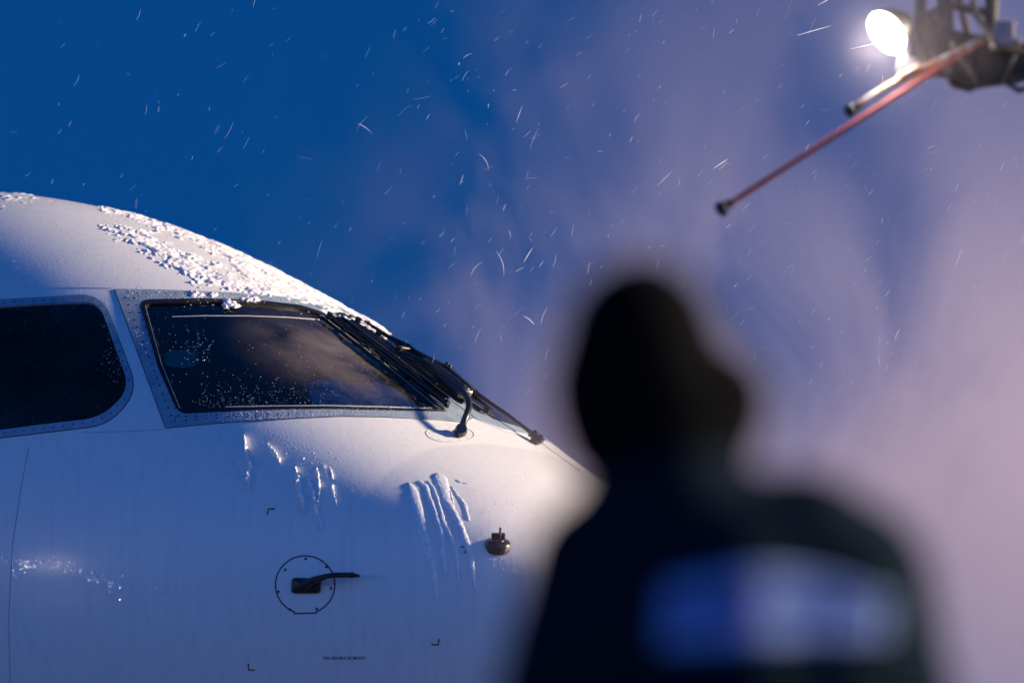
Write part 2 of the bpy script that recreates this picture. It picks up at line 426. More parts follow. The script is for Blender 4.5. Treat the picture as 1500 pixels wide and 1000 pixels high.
# ------------------------------------------------------------------ windows
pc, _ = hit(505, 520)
M['glass_w'] = glass('windshield_glass', (.86, .94, .93), matte_spot=(tuple(pc), .66), matte_col=(.62, .50, .44), matte_amt=.27, ior=1.75)  # warm diffuse patch paints the reflection of lit steam into the glass
M['glass_s'] = glass('side_glass', (.45, .58, .55), matte_col=(.15, .30, .30), matte_amt=.05, ior=1.4)
frw = patch('windshield', GLASS_W, -.004, M['glass_w'], aircraft, step=8, label='starboard windshield pane with a painted warm reflection and frozen drops')
seal = patch('seal', PANE_W, .006, M['seal'], frw, step=9, hole=GLASS_W, thick=.02)
fr = patch('frame', FRAME_W, .0045, M['frame'], frw, step=9, hole=offset_poly(PANE_W, 0), thick=.004)
# trim lines seen inside the pane
mb = MB(); ribbon(mb, [(252, 463), (300, 461.5), (360, 461.5), (420, 463.5), (468, 467)], 2.0, -.0035)
ribbon(mb, [(330, 595), (400, 593.5), (480, 592.8), (560, 594.5), (628, 597)], 2.4, -.0035)
ribbon(mb, [(470, 463), (520, 501), (560, 532), (600, 565), (640, 598)], 1.3, .0065)
ribbon(mb, [(213, 450), (237, 535), (264, 600)], .8, .008)
trim = mb.obj('trim_strip', M['trim'], frw)
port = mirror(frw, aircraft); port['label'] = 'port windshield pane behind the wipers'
for c in (seal, fr, trim): mirror(c, port)
sw = patch('side_window', PANE_S, -.006, M['glass_s'], aircraft, step=12, label='dark side window with rounded corners')
patch('frame', FRAME_S, .004, M['frame2'] if 'frame2' in M else M['frame'], sw, step=10, hole=offset_poly(PANE_S, 1), thick=.014)
# dark gap lines round both frames
mb = MB(); ribbon(mb, FRAME_W[:5], 1.6, .001); ribbon(mb, [(168, 424), (206, 527), (243, 627)], 2.0, .001); ribbon(mb, list(reversed(FRAME_W[-7:])), 1.3, .001)
mb.obj('gap', M['ink'], frw)
mb = MB(); ribbon(mb, FRAME_S, 2.0, .001, closed=True); mb.obj('gap', M['ink'], sw)
# screws in the frames, each one a sub-part
_sb = MB(); _sb.lathe((0, 0, 0), (0, 0, 1), [(0, 1), (.3, 1), (.36, .6)], 9)
SCREW = bpy.data.meshes.new('screw'); SCREW.from_pydata([tuple(v) for v in _sb.v], [], _sb.f); SCREW.materials.append(M['rivet'])
def screws(parent, path, spacing, r, off, jit=.4):
    L = 0; nxt = spacing*.5
    for i in range(len(path)-1):
        a = Vector(path[i]); b = Vector(path[i+1]); d = (b-a).length
        while nxt < L+d:
            p = a.lerp(b, (nxt-L)/d)
            q, n_ = hit(p.x+random.uniform(-jit, jit), p.y+random.uniform(-jit, jit), off)
            if q is not None:
                o = bpy.data.objects.new('screw', SCREW); COL.objects.link(o); o.parent = parent
                o.matrix_local = Matrix.Translation(q) @ n_.to_track_quat('Z', 'Y').to_matrix().to_4x4() @ Matrix.Diagonal((r, r, .004, 1))
            nxt += spacing
        L += d
for off_ in (6, 17):
    screws(frw, [(176+off_*1.1, 432), (213+off_, 525), (248+off_, 618)], 11.5, .0050, .0046)
    screws(frw, [(250, 621-off_*.55), (330, 614.5-off_*.4), (430, 609.5-off_*.2)], 15, .0040, .0046)
screws(frw, [(180, 429.5), (330, 433), (430, 442)], 14, .0036, .0046)
mid = rnd_poly([(-143, 457), (0, 444.5), (60, 441), (146, 436), (196, 571), (154, 616.5), (60, 628), (0, 635), (-143, 651)], [26, 4, 8, 28, 30, 28, 8, 4, 55])
screws(sw, mid, 14.5, .0040, .0044)

# ------------------------------------------------------------------ cockpit inside
def inner(px, py, depth): return hit(px, py, -depth)[0]
patch('sky_reflection_sheet', [(452, 548), (470, 541), (500, 543), (530, 552), (560, 548), (590, 560), (625, 590), (560, 588), (500, 590), (462, 584)], -.045, M['sky_refl'], aircraft, step=10, thick=.01, noise_amp=.02)  # added sheet under the pane, shaped as a patch of reflected sky
mb = MB()
a = inner(300, 640, .25); b = inner(640, 640, .2)
gs = [inner(x, y, .16) for x, y in ((250, 618), (350, 610), (450, 606), (550, 604), (640, 606))]
mb.tube([g+Vector((-.1, 0, -.10)) for g in gs], .09, 12, .6); mb.obj('instrument_panel', M['lining'], aircraft)
# head-up display glass on its bracket
mcomb = glass('combiner_glass', (.45, .75, .70), matte_col=(.25, .62, .60), matte_amt=.9, ior=1.8)
q0, n0 = hit(268, 505, -.10)
t1 = (inner(300, 505, .10)-q0).normalized(); t2 = (inner(268, 480, .10)-q0).normalized()
cp = rnd_poly([(-.10, .065), (.055, .075), (.085, -.03), (.03, -.085), (-.085, -.06)], .04, 6)
ctr = Vector(q0); comb = mesh_obj('display_glass', [ctr+t1*x+t2*y+n0*.02*math.cos(8*x) for x, y in cp], [tuple(range(len(cp)))], mcomb, aircraft, False)
s = comb.modifiers.new('s', 'SOLIDIFY'); s.thickness = .004
mb = MB(); mb.tube([inner(289, 463, .05), inner(292, 474, .08), inner(293, 484, .09)], [.003, .004, .006], 8); mb.tube([inner(293, 484, .09), inner(282, 484, .09), inner(272, 481.5, .09)], [.007, .004, .002], 8)
mb.obj('bracket', mat('pale_bracket', (.6, .62, .58), .4), comb)
# seat head rest and seat back
mb = MB(); hc = Vector((-1.75, -.55, 4.55)); mb.ball(hc, .15, 10, (.45, 1, .8)); mb.ball(hc+Vector((-.05, 0, -.5)), .3, 10, (.4, .85, 1.1)); mb.obj('seat', M['hide'], aircraft)

# ------------------------------------------------------------------ markings, panel lines, probes
for pl_, w_ in (([(120, 633.5), (180, 632), (241, 629)], .8), ([(42, 655), (30, 720), (18, 800), (13, 900), (15, 1010), (18, 1100)], 1.0), ([(70, 421), (120, 421.5), (165, 422.5)], .8), ([(660, 590), (690, 611), (740, 632), (792, 648), (850, 690)], 1.2)):
    mb = MB(); ribbon(mb, pl_, w_, .0006); mb.obj('panel_line', M['line'], aircraft)
mb = MB(); el = [(659+35*math.cos(t)-1*math.sin(t), 635.5+12.5*math.sin(t)+4*math.cos(t)*.4) for t in np.linspace(0, 2*math.pi, 37)[:-1]]
ribbon(mb, el, 1.0, .0007, closed=True)
for t in np.linspace(0, 2*math.pi, 13)[:-1]:
    q, n_ = hit(659+30*math.cos(t), 635.5+10*math.sin(t)+1.6*math.cos(t), .001); mb.lathe(q, n_, [(0, .003), (.001, .003)], 6)
mb.obj('access_panel_outline', M['line'], aircraft)
def corner(pts):
    mb = MB(); ribbon(mb, pts, 2.6, .0008); return mb.obj('corner_mark', M['brown'], aircraft)
corner([(391.5, 753), (393.5, 745.2), (403, 744.8)]); corner([(632, 943.5), (642, 943.8), (643, 935)]); corner([(363.8, 971), (364.3, 980.5), (373, 980.8)]); corner([(675, 800), (683, 802), (681, 810)])
# placard
def placard(text, x0, x1, yb, hpx):
    cu = bpy.data.curves.new('t', 'FONT'); cu.body = text; cu.offset = .004; cu.size = 1
    to = bpy.data.objects.new('t', cu); COL.objects.link(to); bpy.context.view_layer.update()
    me = bpy.data.meshes.new_from_object(to.evaluated_get(bpy.context.evaluated_depsgraph_get()))
    vx = [v.co.copy() for v in me.vertices]; fs = [tuple(p.vertices) for p in me.polygons]
    bpy.data.objects.remove(to); bpy.data.curves.remove(cu)
    a = min(v.x for v in vx); b = max(v.x for v in vx); h = max(v.y for v in vx)
    vs = [hit(x0+(v.x-a)/(b-a)*(x1-x0), yb-v.y/h*hpx, .0015)[0] for v in vx]
    o = mesh_obj('lettering', vs, fs, M['ink'], aircraft, False); bpy.data.meshes.remove(me); return o
placard('THIS AREA MUST BE SMOOTH', 473.5, 535.5, 965.4, 4.6)

# pitot probe on its round plate
mb = MB(); arc = [(447+43.5*math.cos(t), 856+42.5*math.sin(t)) for t in np.linspace(R(102), R(438), 40)]
arc = [(x, min(y, 897)) for x, y in arc]; arc = [p for p in arc if p[1] < 896.9] ; arc = arc+[(464, 897.3), (430, 898)]
ribbon(mb, arc, 1.9, .0007, closed=True)
for (x, y) in ((418, 834), (448, 818), (478, 830), (408, 866), (485, 861), (425, 892), (464, 891)):
    q, n_ = hit(x, y, .0006); mb.lathe(q, n_, [(0, .0062), (.0014, .0062), (.0016, .004)], 10)
plate = mb.obj('probe_plate_ring', M['ink'], aircraft)
qb, nb = hit(449, 857.5); ux = (hit(470, 857.5)[0]-qb).normalized(); uy = nb.cross(ux).normalized()
probe = MB()
cr = rnd_poly([(-.070, -.034), (.066, -.034), (.072, .034), (-.066, .037)], .018, 4); n = len(cr)
vs = [qb+ux*x+uy*y for x, y in cr]+[qb+nb*.014+ux*x+uy*y for x, y in cr]+[qb+nb*.020+ux*x*.86+uy*y*.8 for x, y in cr]
probe.add(vs, [tuple(range(2*n, 3*n))]+[(i+l*n, (i+1) % n+l*n, (i+1) % n+(l+1)*n, i+(l+1)*n) for i in range(n) for l in (0, 1)])
top = hit(488, 841, .10)[0]
st = [qb+nb*.01+ux*.00, qb+nb*.045+ux*.03+uy*.008]
p3, _ = hitc(462, 849, .05); p4, _ = hitc(478, 843.5, .078); p5, _ = hitc(490, 841.8, .083); p6, _ = hitc(514, 841.8, .085); p7, _ = hitc(520, 842.2, .085); p8, _ = hitc(527, 843.3, .085)
probe.tube([qb+nb*.012, p3, p4, p5], [.034, .024, .016, .0125], 14, .75, up=tuple(uy))
probe.tube([p4, p5, p6, p7, p8], [.012, .0125, .0125, .010, .0055], 14)
probe.tube([p6.lerp(p7, .1), p6.lerp(p7, .5)], .0145, 14)
probe.obj('pitot_probe', M['dark'], aircraft)

# round sensor on the nose
qs, ns = hit(729, 797); ux = (hit(745, 797)[0]-qs).normalized(); uy = ns.cross(ux).normalized()
if uy.z < 0: uy = -uy
sn = MB(); up = (ns*.80+uy*.6).normalized()
sn.lathe(qs-up*.03, up, [(0, .056), (.036, .060), (.046, .054), (.050, .046), (.051, .044)], 28)
sn.lathe(qs+up*.019, up, [(0, .030), (.006, .028)], 18)
sn.box(qs+up*.040+uy*.0, (.062, .012, .022), Matrix((ux, uy, up)).transposed().to_3x3())
sn.tube([qs+up*.03+ux*.008, qs+up*.075+ux*.008], [.007, .005], 10); sn.ball(qs+up*.077+ux*.008, .0065, 5)
sn.obj('ice_detector', M['wiper'], aircraft)

# ------------------------------------------------------------------ wipers
def wiper(parent, label):
    root = empty('wiper', parent=parent)
    if label: root['label'] = label
    g = lambda px, py, o: hitc(px, py, o)[0]
    S = MB()                                             # pivot, bent stem
    b0, nb0 = hit(673, 634)
    S.lathe(b0-nb0*.01, nb0, [(0, .034), (.012, .032), (.02, .022)], 18)
    S.ball(g(675, 631, .03), .031, 10); S.tube([g(674, 633, .01), g(676, 627, .055)], .026, 12)
    stem = [g(677, 625, .05), g(680, 616, .08), g(684, 606, .10), g(687, 597, .12), g(687, 588, .13), g(683, 580, .13), g(676, 573, .12)]
    S.tube(stem, [.017, .016, .0155, .0155, .016, .0165, .017], 12); S.obj('pivot_stem', M['wiper'], root)
    A = MB()                                             # arm housing and rods
    h0 = g(682, 574, .115); h1 = g(621, 531, .085)
    d = (h1-h0).normalized(); side = d.cross(nb0).normalized(); nn = side.cross(d).normalized(); Mx = Matrix((d, side, nn)).transposed()
    L = (h1-h0).length
    A.box(h0+d*L*.5, (L, .040, .046), Mx); A.box(h0+d*L*.45-nn*.016, (L*.8, .046, .044), Mx)
    A.tube([h0-side*.03, h0+side*.03], .017, 12); A.tube([h0+d*.03-side*.024, h0+d*.03+side*.024], .009, 8)
    A.tube([h0+d*.02+nn*.024, h0+d*L*.95+nn*.022], .005, 8)
    for k in range(5): A.lathe(h0+d*(.03+k*.055)+nn*.018, nn, [(0, .008), (.009, .008), (.011, .005)], 8)
    A.obj('arm_housing', M['wiper'], root, bevel=.003)
    B = MB()
    c1 = g(583, 514, .065)
    B.tube([h1, h1.lerp(c1, .5)+nn*.006, c1], [.011, .009, .009], 10)
    B.tube([h1-side*.012, g(600, 527, .06), g(568, 512, .05)], [.007, .006, .006], 8)
    B.tube([g(640, 562, .07), g(612, 538, .06), g(586, 520, .055)], [.006, .006, .007], 8)
    B.ball(c1, .016, 7); B.lathe(c1-nn*.03, nn, [(0, .018), (.05, .018), (.054, .012)], 12)
    B.obj('arm_rod', M['wiper'], root)
    C = MB()                                             # blade: carrier, yokes and rubber
    bl = [(484, 461), (510, 480), (540, 502), (570, 525), (600, 548), (630, 571), (656, 590)]
    rail = [g(x, y, .038) for x, y in bl]; rub = [g(x-3, y+2, .014) for x, y in bl]
    C.tube(rail, [.006, .011, .013, .014, .013, .011, .006], 10, .9)
    C.tube(rub, .010, 8, .8)
    ctr = g(574, 520, .062)
    for (i, j) in ((1, 3), (3, 5)):
        m_ = rail[i].lerp(rail[j], .5)+nn*.024; C.tube([rail[i], m_, rail[j]], [.006, .009, .006], 8)
    C.tube([rail[2]+nn*.02, ctr, rail[4]+nn*.02], [.007, .012, .007], 8)
    for i in range(7): C.box(rail[i].lerp(rub[i], .5), (.03, .012, .034), Mx)
    C.obj('blade', M['wiper'], root, bevel=0)
    D = MB()                                             # second rail lying on the post
    bl2 = [(494, 466), (520, 486), (550, 508), (580, 531), (610, 553), (636, 574), (652, 586)]
    D.tube([g(x+6, y-2, .022) for x, y in bl2], [.008, .012, .014, .015, .014, .012, .008], 8, .8)
    D.tube([g(x+1, y, .010) for x, y in bl2], .016, 8, .6)
    D.obj('spray_pipe', M['wiper'], root)
    return root
wp = wiper(aircraft, 'wiper nearest the viewer, standing on a bent round stem')
wp2 = empty('wiper', parent=aircraft); wp2['label'] = 'far wiper on the port side of the centre post'
for c in list(wp.children):
    if c.name.startswith(('blade', 'spray_pipe')): mirror(c, wp2)
def hh(px, py, h): return hitc(px, py, h)[0]
mb = MB(); f0 = hh(786, 640, .03); fn = hitc(786, 640, .03)[1]; d_ = (hh(700, 577, .06)-f0).normalized(); s_ = d_.cross(fn).normalized(); n_ = s_.cross(d_).normalized(); Mx_ = Matrix((d_, s_, n_)).transposed()
mb.box(f0, (.075, .045, .030), Mx_); mb.box(f0-n_*.02-d_*.006, (.04, .05, .04), Mx_); mb.tube([f0-n_*.05, f0-n_*.015], [.024, .018], 12)
for a_ in (-.018, .018): mb.lathe(f0+d_*a_+n_*.012, n_, [(0, .011), (.010, .011), (.013, .007)], 10)
mb.obj('pivot_bracket', M['wiper'], wp2, bevel=.003)
mb = MB(); mb.tube([f0+d_*.02, hh(745, 608, .045), hh(716, 588, .055), hh(694, 573, .06)], [.010, .0085, .0085, .012], 10); mb.obj('arm_rod', M['wiper'], wp2)
mb = MB(); mb.tube([hh(655, 538, .06), hh(625, 522, .055), hh(605, 512, .05), hh(585, 509, .05)], [.009, .008, .010, .012], 10); mb.obj('arm_rod', M['wiper'], wp2)
mb = MB(); a_ = hh(694, 574, .05); b_ = hh(652, 537, .05); L_ = (b_-a_).length; d_ = (b_-a_).normalized(); s_ = d_.cross(fn).normalized(); n_ = s_.cross(d_).normalized(); Mx_ = Matrix((d_, s_, n_)).transposed()
mb.box((a_+b_)/2, (L_, .036, .030), Mx_); mb.tube([a_-s_*.026, a_+s_*.026], .017, 12)
for t_ in (.9, 1.0): mb.lathe(a_.lerp(b_, t_)+n_*.012, n_, [(0, .010), (.010, .010), (.014, .006)], 8)
mb.obj('arm_housing', M['wiper'], wp2, bevel=.003)

# ------------------------------------------------------------------ snow on the roof
def fbm(P, sc_, oct_=4):
    return np.array([noise.fractal(Vector(p)*sc_, .6, 2.1, oct_) for p in P])
def lump(P, sc_):
    r = []
    for p in P:
        d, _ = noise.voronoi(Vector(p)*sc_); r.append(max(0, 1-d[0]*1.35)**.5)
    return np.array(r)
def snow_patch(name, polys, xr, tr, step, hmax, label, feather=14, thr=.0, base=0.0, cat='snow'):
    xs_ = np.arange(xr[0], xr[1], step); nt_ = int((tr[1]-tr[0])*1.5/step); th_ = np.linspace(tr[0], tr[1], nt_)
    Pg = surf(xs_[:, None], th_[None, :]); q = proj_local(Pg); qx = q[..., 0]; qy = q[..., 1]
    m = np.full(qx.shape, -1e3)
    for pl in polys:
        dd = edist(qx, qy, pl); ins = inside(qx, qy, pl); m = np.maximum(m, np.where(ins, dd, -dd))
    ok = m > -feather; idx = np.argwhere(ok)
    pts = Pg[ok]; f1 = fbm(pts, 9); f2 = fbm(pts, 52, 3); lu = lump(pts, 85); lu2 = lump(pts, 150); rough_ = np.interp(q[..., 0][ok], [300, 480], [1, .35])
    v = m[ok]/feather+f1*1.9+f2*1.3-thr
    hh = np.clip(v, 0, 1)**.6*(.34+.18*lu*rough_+.14*lu2*rough_+.5*np.clip(f1, -.3, .6)+.20*f2)*hmax
    hh = hh*np.clip(v*1.6, 0, 1); hh = np.where(v > 0, np.clip(hh, .0006, None), -.001)
    H = np.full(qx.shape, -.001); H[ok] = hh
    keep = np.zeros(qx.shape, bool); keep[ok] = v > 0
    for _ in range(2):
        Hp = np.pad(H, 1, mode='edge'); H = (Hp[:-2, 1:-1]+Hp[2:, 1:-1]+Hp[1:-1, :-2]+Hp[1:-1, 2:]+2*H)/6
    # normals
    dX = np.gradient(Pg, axis=0); dT = np.gradient(Pg, axis=1); nn = np.cross(dX, dT); nn /= np.linalg.norm(nn, axis=-1, keepdims=True)+1e-12
    if nn[..., 2].mean() < 0: nn = -nn
    Q = Pg+nn*(H[..., None]+base)
    n0_, n1_ = qx.shape; id_ = np.arange(n0_*n1_).reshape(n0_, n1_)
    anyk = keep[:-1, :-1] | keep[1:, :-1] | keep[:-1, 1:] | keep[1:, 1:]
    F_ = np.stack([id_[:-1, :-1][anyk], id_[1:, :-1][anyk], id_[1:, 1:][anyk], id_[:-1, 1:][anyk]], -1)
    used = np.unique(F_); mp = np.full(n0_*n1_, -1); mp[used] = np.arange(len(used))
    o = mesh_obj(name, (Q.reshape(-1, 3)[used] @ np.array(ROT).T + np.array(O)), mp[F_].tolist(), M['snow'])
    return tag(o, label, cat, kind='stuff')
MAIN = [[(152, 333), (185, 332), (218, 341), (240, 354), (262, 373), (300, 389), (345, 398), (400, 405), (470, 425), (560, 470), (565, 488), (500, 462), (450, 446), (400, 432), (340, 424), (290, 413), (268, 404), (238, 382), (200, 360), (170, 347)],
        [(150, 300), (200, 305), (250, 320), (300, 338), (350, 358), (400, 380), (450, 408), (500, 438), (560, 470), (560, 482), (470, 450), (400, 420), (345, 384), (300, 358), (250, 336), (205, 320), (170, 316)],
        [(335, 382), (400, 390), (440, 410), (500, 440), (565, 480), (500, 462), (430, 442), (370, 425), (345, 405)]]
snow_patch('roof_snow', MAIN, (-2.75, -.52), (R(58), R(128)), .0038, .015, 'crusty wet snow lying along the cockpit roof above the windshield', feather=8, thr=-.05)
snow_patch('frame_snow', [[(276, 430), (300, 428), (318, 432), (314, 440), (282, 440)], [(344, 434), (372, 433), (383, 439), (362, 443), (346, 441)], [(325, 441), (345, 443), (352, 448), (330, 454)]],
           (-1.15, -.70), (R(98), R(120)), .0030, .017, 'small clumps of snow stuck on top edge of windshield frame', feather=3, thr=.45, base=.0055)
snow_patch('crown_snow', [[(2, 287), (40, 290), (58, 296), (40, 300), (12, 294)], [(0, 300), (10, 290), (6, 310)], [(60, 296), (85, 299), (70, 303)]], (-3.3, -2.3), (R(80), R(125)), .006, .012, 'thin scraps of snow near the left end of the roof', feather=6, thr=.3)

# ------------------------------------------------------------------ frozen drips below the windshield
def drip(path, widths, hgt, label, mt='snow', rough=1.0, group='frozen drips below the windshield'):
    hgt *= 2.1 if mt == 'snow' else 1.0
    widths = [x*(1.1 if mt == 'snow' else 1) for x in widths]
    pts = []; ws = []
    for i in range(len(path)-1):
        a = Vector(path[i]); b = Vector(path[i+1]); k = max(2, int((b-a).length/1.1))
        for j in range(k): pts.append(a.lerp(b, j/k)); ws.append(widths[i]*(1-j/k)+widths[i+1]*j/k)
    pts.append(Vector(path[-1])); ws.append(widths[-1])
    vs = []; fs = []; C = 11; rows = 0; sd = random.uniform(0, 99)
    H_ = [hit(p.x, p.y) for p in pts]; base = H_[0][0]
    for i, (q, n_) in enumerate(H_):
        t = (H_[min(i+1, len(H_)-1)][0]-H_[max(0, i-1)][0]).normalized(); s_ = n_.cross(t).normalized()
        e = min(1, i/3, (len(H_)-1-i)/3); nz_ = noise.noise(Vector((i*.22, sd, 0))); n2 = noise.noise(Vector((i*.7, sd+9, 0)))
        wv = ws[i]/309/2*(.25+.75*e)*(1+rough*(.5*nz_+.45*n2)); sh = s_*(noise.noise(Vector((i*.15, sd+40, 0)))*.004*rough+n2*.002*rough)
        for c in range(C):
            u = -1+2*c/(C-1); hh = math.sqrt(max(0, 1-u*u))*hgt*.85*(.3+.7*e)*(.75+rough*(.45*noise.noise(Vector((i*.5, c*.7, sd)))+.3*nz_))-.001
            vs.append(to_world(q+s_*u*wv+sh+n_*hh))
    for i in range(len(H_)-1):
        for c in range(C-1): fs.append((i*C+c, i*C+c+1, (i+1)*C+c+1, (i+1)*C+c))
    o = mesh_obj('frozen_drip', vs, fs, M['drip' if mt == 'snow' else mt]); return tag(o, label, 'ice drip', group)
drip([(357, 638), (360, 655), (362, 668), (366, 682), (363, 700), (365, 725)], [2.5, 4.5, 5, 6, 5, 1.5], .020, 'tall narrow wavy white drip, the one furthest up left of the cluster')
drip([(337, 672), (338, 682), (334, 690), (333, 700)], [2, 3, 2, 1.5], .009, 'short thin dotted drip left of the tall wavy drip')
drip([(347, 689), (348, 702)], [2.5, 2], .009, 'tiny speck of a drip between two taller drips')
drip([(391, 650), (398, 660), (405, 670), (410, 678)], [2.5, 4.5, 4, 5.5], .014, 'slanting crumbly drip running down to the right, above the brown corner mark')
drip([(432, 684), (436, 700), (438, 718), (443, 735), (444, 756)], [5, 6, 6.5, 6, 1.5], .018, 'thick jagged drip with a forked top edge, left of the joined pair')
drip([(426, 704), (430, 708)], [4, 4], .014, 'small lump stuck beside the thick jagged drip')
drip([(452, 702), (457, 716), (462, 732), (463, 748), (468, 762), (471, 777)], [3, 5, 5, 6, 5.5, 2], .015, 'long drip of the joined pair, reaching lowest')
drip([(463, 685), (466, 700), (468, 718), (466, 740)], [3, 4.5, 4.5, 3], .013, 'upper straight drip that runs into its longer neighbour')
drip([(474, 680), (478, 692), (482, 702)], [2, 3, 2.5], .007, 'left of two thin ticks side by side at the top right')
drip([(483, 683), (486, 693), (487, 702)], [2.5, 3, 2.5], .007, 'right of two thin ticks side by side at the top right')
drip([(485, 708), (489, 722), (491, 730), (493, 742)], [3, 4, 2, 3], .007, 'thin broken drip under the two ticks')
G2 = 'smooth melting ice runs left of the round sensor'
drip([(598, 706), (604, 718), (610, 740), (616, 765), (622, 790), (630, 815), (637, 845), (640, 880)], [5, 16, 17, 16, 13, 10, 8, 3], .013, 'widest smooth ice run, leftmost of its group', 'ice', .35, G2)
drip([(612, 704), (624, 712), (629, 728), (636, 745), (641, 765), (648, 785), (648, 805), (652, 830), (655, 850)], [6, 10, 6, 7, 8, 8, 7, 5, 2], .012, 'narrow ice run right beside the widest one', 'ice', .45, G2)
drip([(625, 704), (636, 716), (643, 740), (650, 765), (660, 785), (667, 803), (670, 825), (672, 852)], [4, 6, 6, 7, 8, 7, 6, 2], .012, 'ice run that bends twice in the middle of its group', 'ice', .45, G2)
drip([(640, 692), (645, 702), (650, 716), (653, 730), (664, 748), (672, 765), (682, 790), (690, 815), (693, 840), (696, 862)], [10, 22, 20, 14, 9, 10, 11, 9, 7, 2], .015, 'ice run with a broad rounded head, ending in a sharp point', 'ice', .5, G2)
drip([(652, 712), (660, 722), (664, 738)], [5, 5, 4], .010, 'small loop of ice beside the broad rounded head', 'ice', .5, G2)
drip([(660, 712), (670, 725), (680, 738), (684, 752), (687, 763)], [4, 5, 7, 6, 4], .009, 'short ice run at the right end of its group', 'ice', .6, G2)
drip([(666, 702), (674, 706), (684, 708), (692, 709)], [3, 4, 3, 4], .007, 'flat crumb of ice lying sideways above the short run', 'ice', .7, G2)

# ------------------------------------------------------------------ frozen drops all over the skin
ICO_V = []; _bm = bmesh.new(); bmesh.ops.create_icosphere(_bm, subdivisions=1, radius=1); ICO_V = [v.co.copy() for v in _bm.verts]; ICO_F = [tuple(v.index for v in f.verts) for f in _bm.faces]; _bm.free()
def drops(name, samples, m, label):
    vs = []; fs = []
    for (x, y, r, el_) in samples:
        q, n_ = hit(x, y)
        if q is None: continue
        if inside(np.array([x]), np.array([y]), FRAME_W)[0]: q = q+n_*.005
        k = len(vs); up = Vector((0, 0, 1)); u = n_.cross(up).normalized(); v_ = n_.cross(u)
        for c in ICO_V: vs.append(to_world(q+(u*c.x+v_*c.y*el_+n_*c.z*.6)*r))
        fs += [tuple(i+k for i in f) for f in ICO_F]
    return tag(mesh_obj(name, vs, fs, m), label, 'frozen drops', kind='stuff')
S_ = []
for _ in range(420): S_.append((rng.uniform(0, 330), rng.uniform(300, 440), rng.choice([.0011, .0016, .0022, .003], p=[.5, .3, .15, .05]), rng.uniform(.8, 1.6)))
for _ in range(240): x = rng.choice([148, 152, 157, 170, 176, 185, 196, 205])+rng.normal(0, 2.5); S_.append((x+rng.uniform(0, 12), rng.uniform(370, 560), rng.uniform(.001, .0026), rng.uniform(1, 2.5)))
for _ in range(1500):                                     # frost along the lower frame
    x = rng.uniform(300, 690); f = (x-300)/390; S_.append((x, (619-11*min(1, f*2)+7*max(0, f-.7))-rng.uniform(-1, 12), rng.uniform(.0010, .0026)*(.7+.5*f), 1.5))
for _ in range(760):                                      # on the lower part of the windshield
    x = 280+360*rng.random()**.65; y = 598-abs(rng.normal(0, 1))*min(40, 12+(x-260)*.12); S_.append((x, y, rng.uniform(.0006, .0018), 1.1))
for _ in range(160): S_.append((rng.uniform(215, 560), rng.uniform(445, 600), rng.uniform(.0008, .0022), 1.1))
for _ in range(60): S_.append((rng.normal(290, 12), rng.normal(515, 22), rng.uniform(.0008, .0022), 1.1))
for _ in range(260): S_.append((rng.normal(400, 45), rng.normal(690, 26), rng.uniform(.0009, .0026), rng.uniform(.8, 3)))
for _ in range(150): S_.append((rng.uniform(20, 820), rng.uniform(640, 1000), rng.uniform(.0008, .0018), 1.3))
for _ in range(250): S_.append((rng.uniform(-20, 150), rng.uniform(450, 620), rng.uniform(.0006, .0012), 1.1))
for _ in range(260): x = rng.choice(np.linspace(690, 820, 16))+rng.normal(0, 1.5); S_.append((x, rng.uniform(730, 860), rng.uniform(.0008, .002), 3))
for _ in range(180): S_.append((rng.uniform(190, 470), rng.uniform(425, 440), rng.uniform(.001, .003), 1.3))
S_ = [s for s in S_ if s[0] < 880]
CR = []
for _ in range(700):
    x = rng.uniform(150, 470); yu = float(np.interp(x, [150, 250, 350, 470], [325, 350, 395, 425])); CR.append((x, yu+rng.normal(0, 13), rng.choice([.0015, .0025, .004], p=[.5, .35, .15]), rng.uniform(.8, 1.4)))
for _ in range(120): CR.append((rng.normal(45, 40), rng.normal(297, 6), rng.uniform(.001, .003), 1.2))
for _ in range(130): CR.append((rng.normal(345, 45), rng.normal(439, 5), rng.uniform(.0015, .004), 1.2))
drops('snow_crumbs', CR, M['snow'], 'loose crumbs of snow scattered around the edge of the roof snow')
drops('frozen_drops', S_, M['drop'], 'tiny frozen drops and frost specks scattered over the nose and windshield')
G_ = []
def band(x): return float(np.interp(x, [-20, 0, 20, 45, 80, 115, 150, 180, 300], [812, 817, 826, 824, 821, 833, 848, 862, 888]))
for _ in range(2300):
    x = rng.uniform(-20, 165); y = band(x)+rng.normal(0, 4)+abs(rng.normal(0, 1))*7*rng.random(); G_.append((x, y, rng.uniform(.0007, .0018), rng.uniform(.8, 2)))
for _ in range(420):
    x = rng.choice([168, 176, 186, 195, 205, 214, 228, 238, 244, 260, 268, 292, 300])+rng.normal(0, 1.0)+rng.uniform(-3, 3); y = band(x)+rng.normal(-5, 14); G_.append((x, y, rng.uniform(.0008, .002), 2.2))
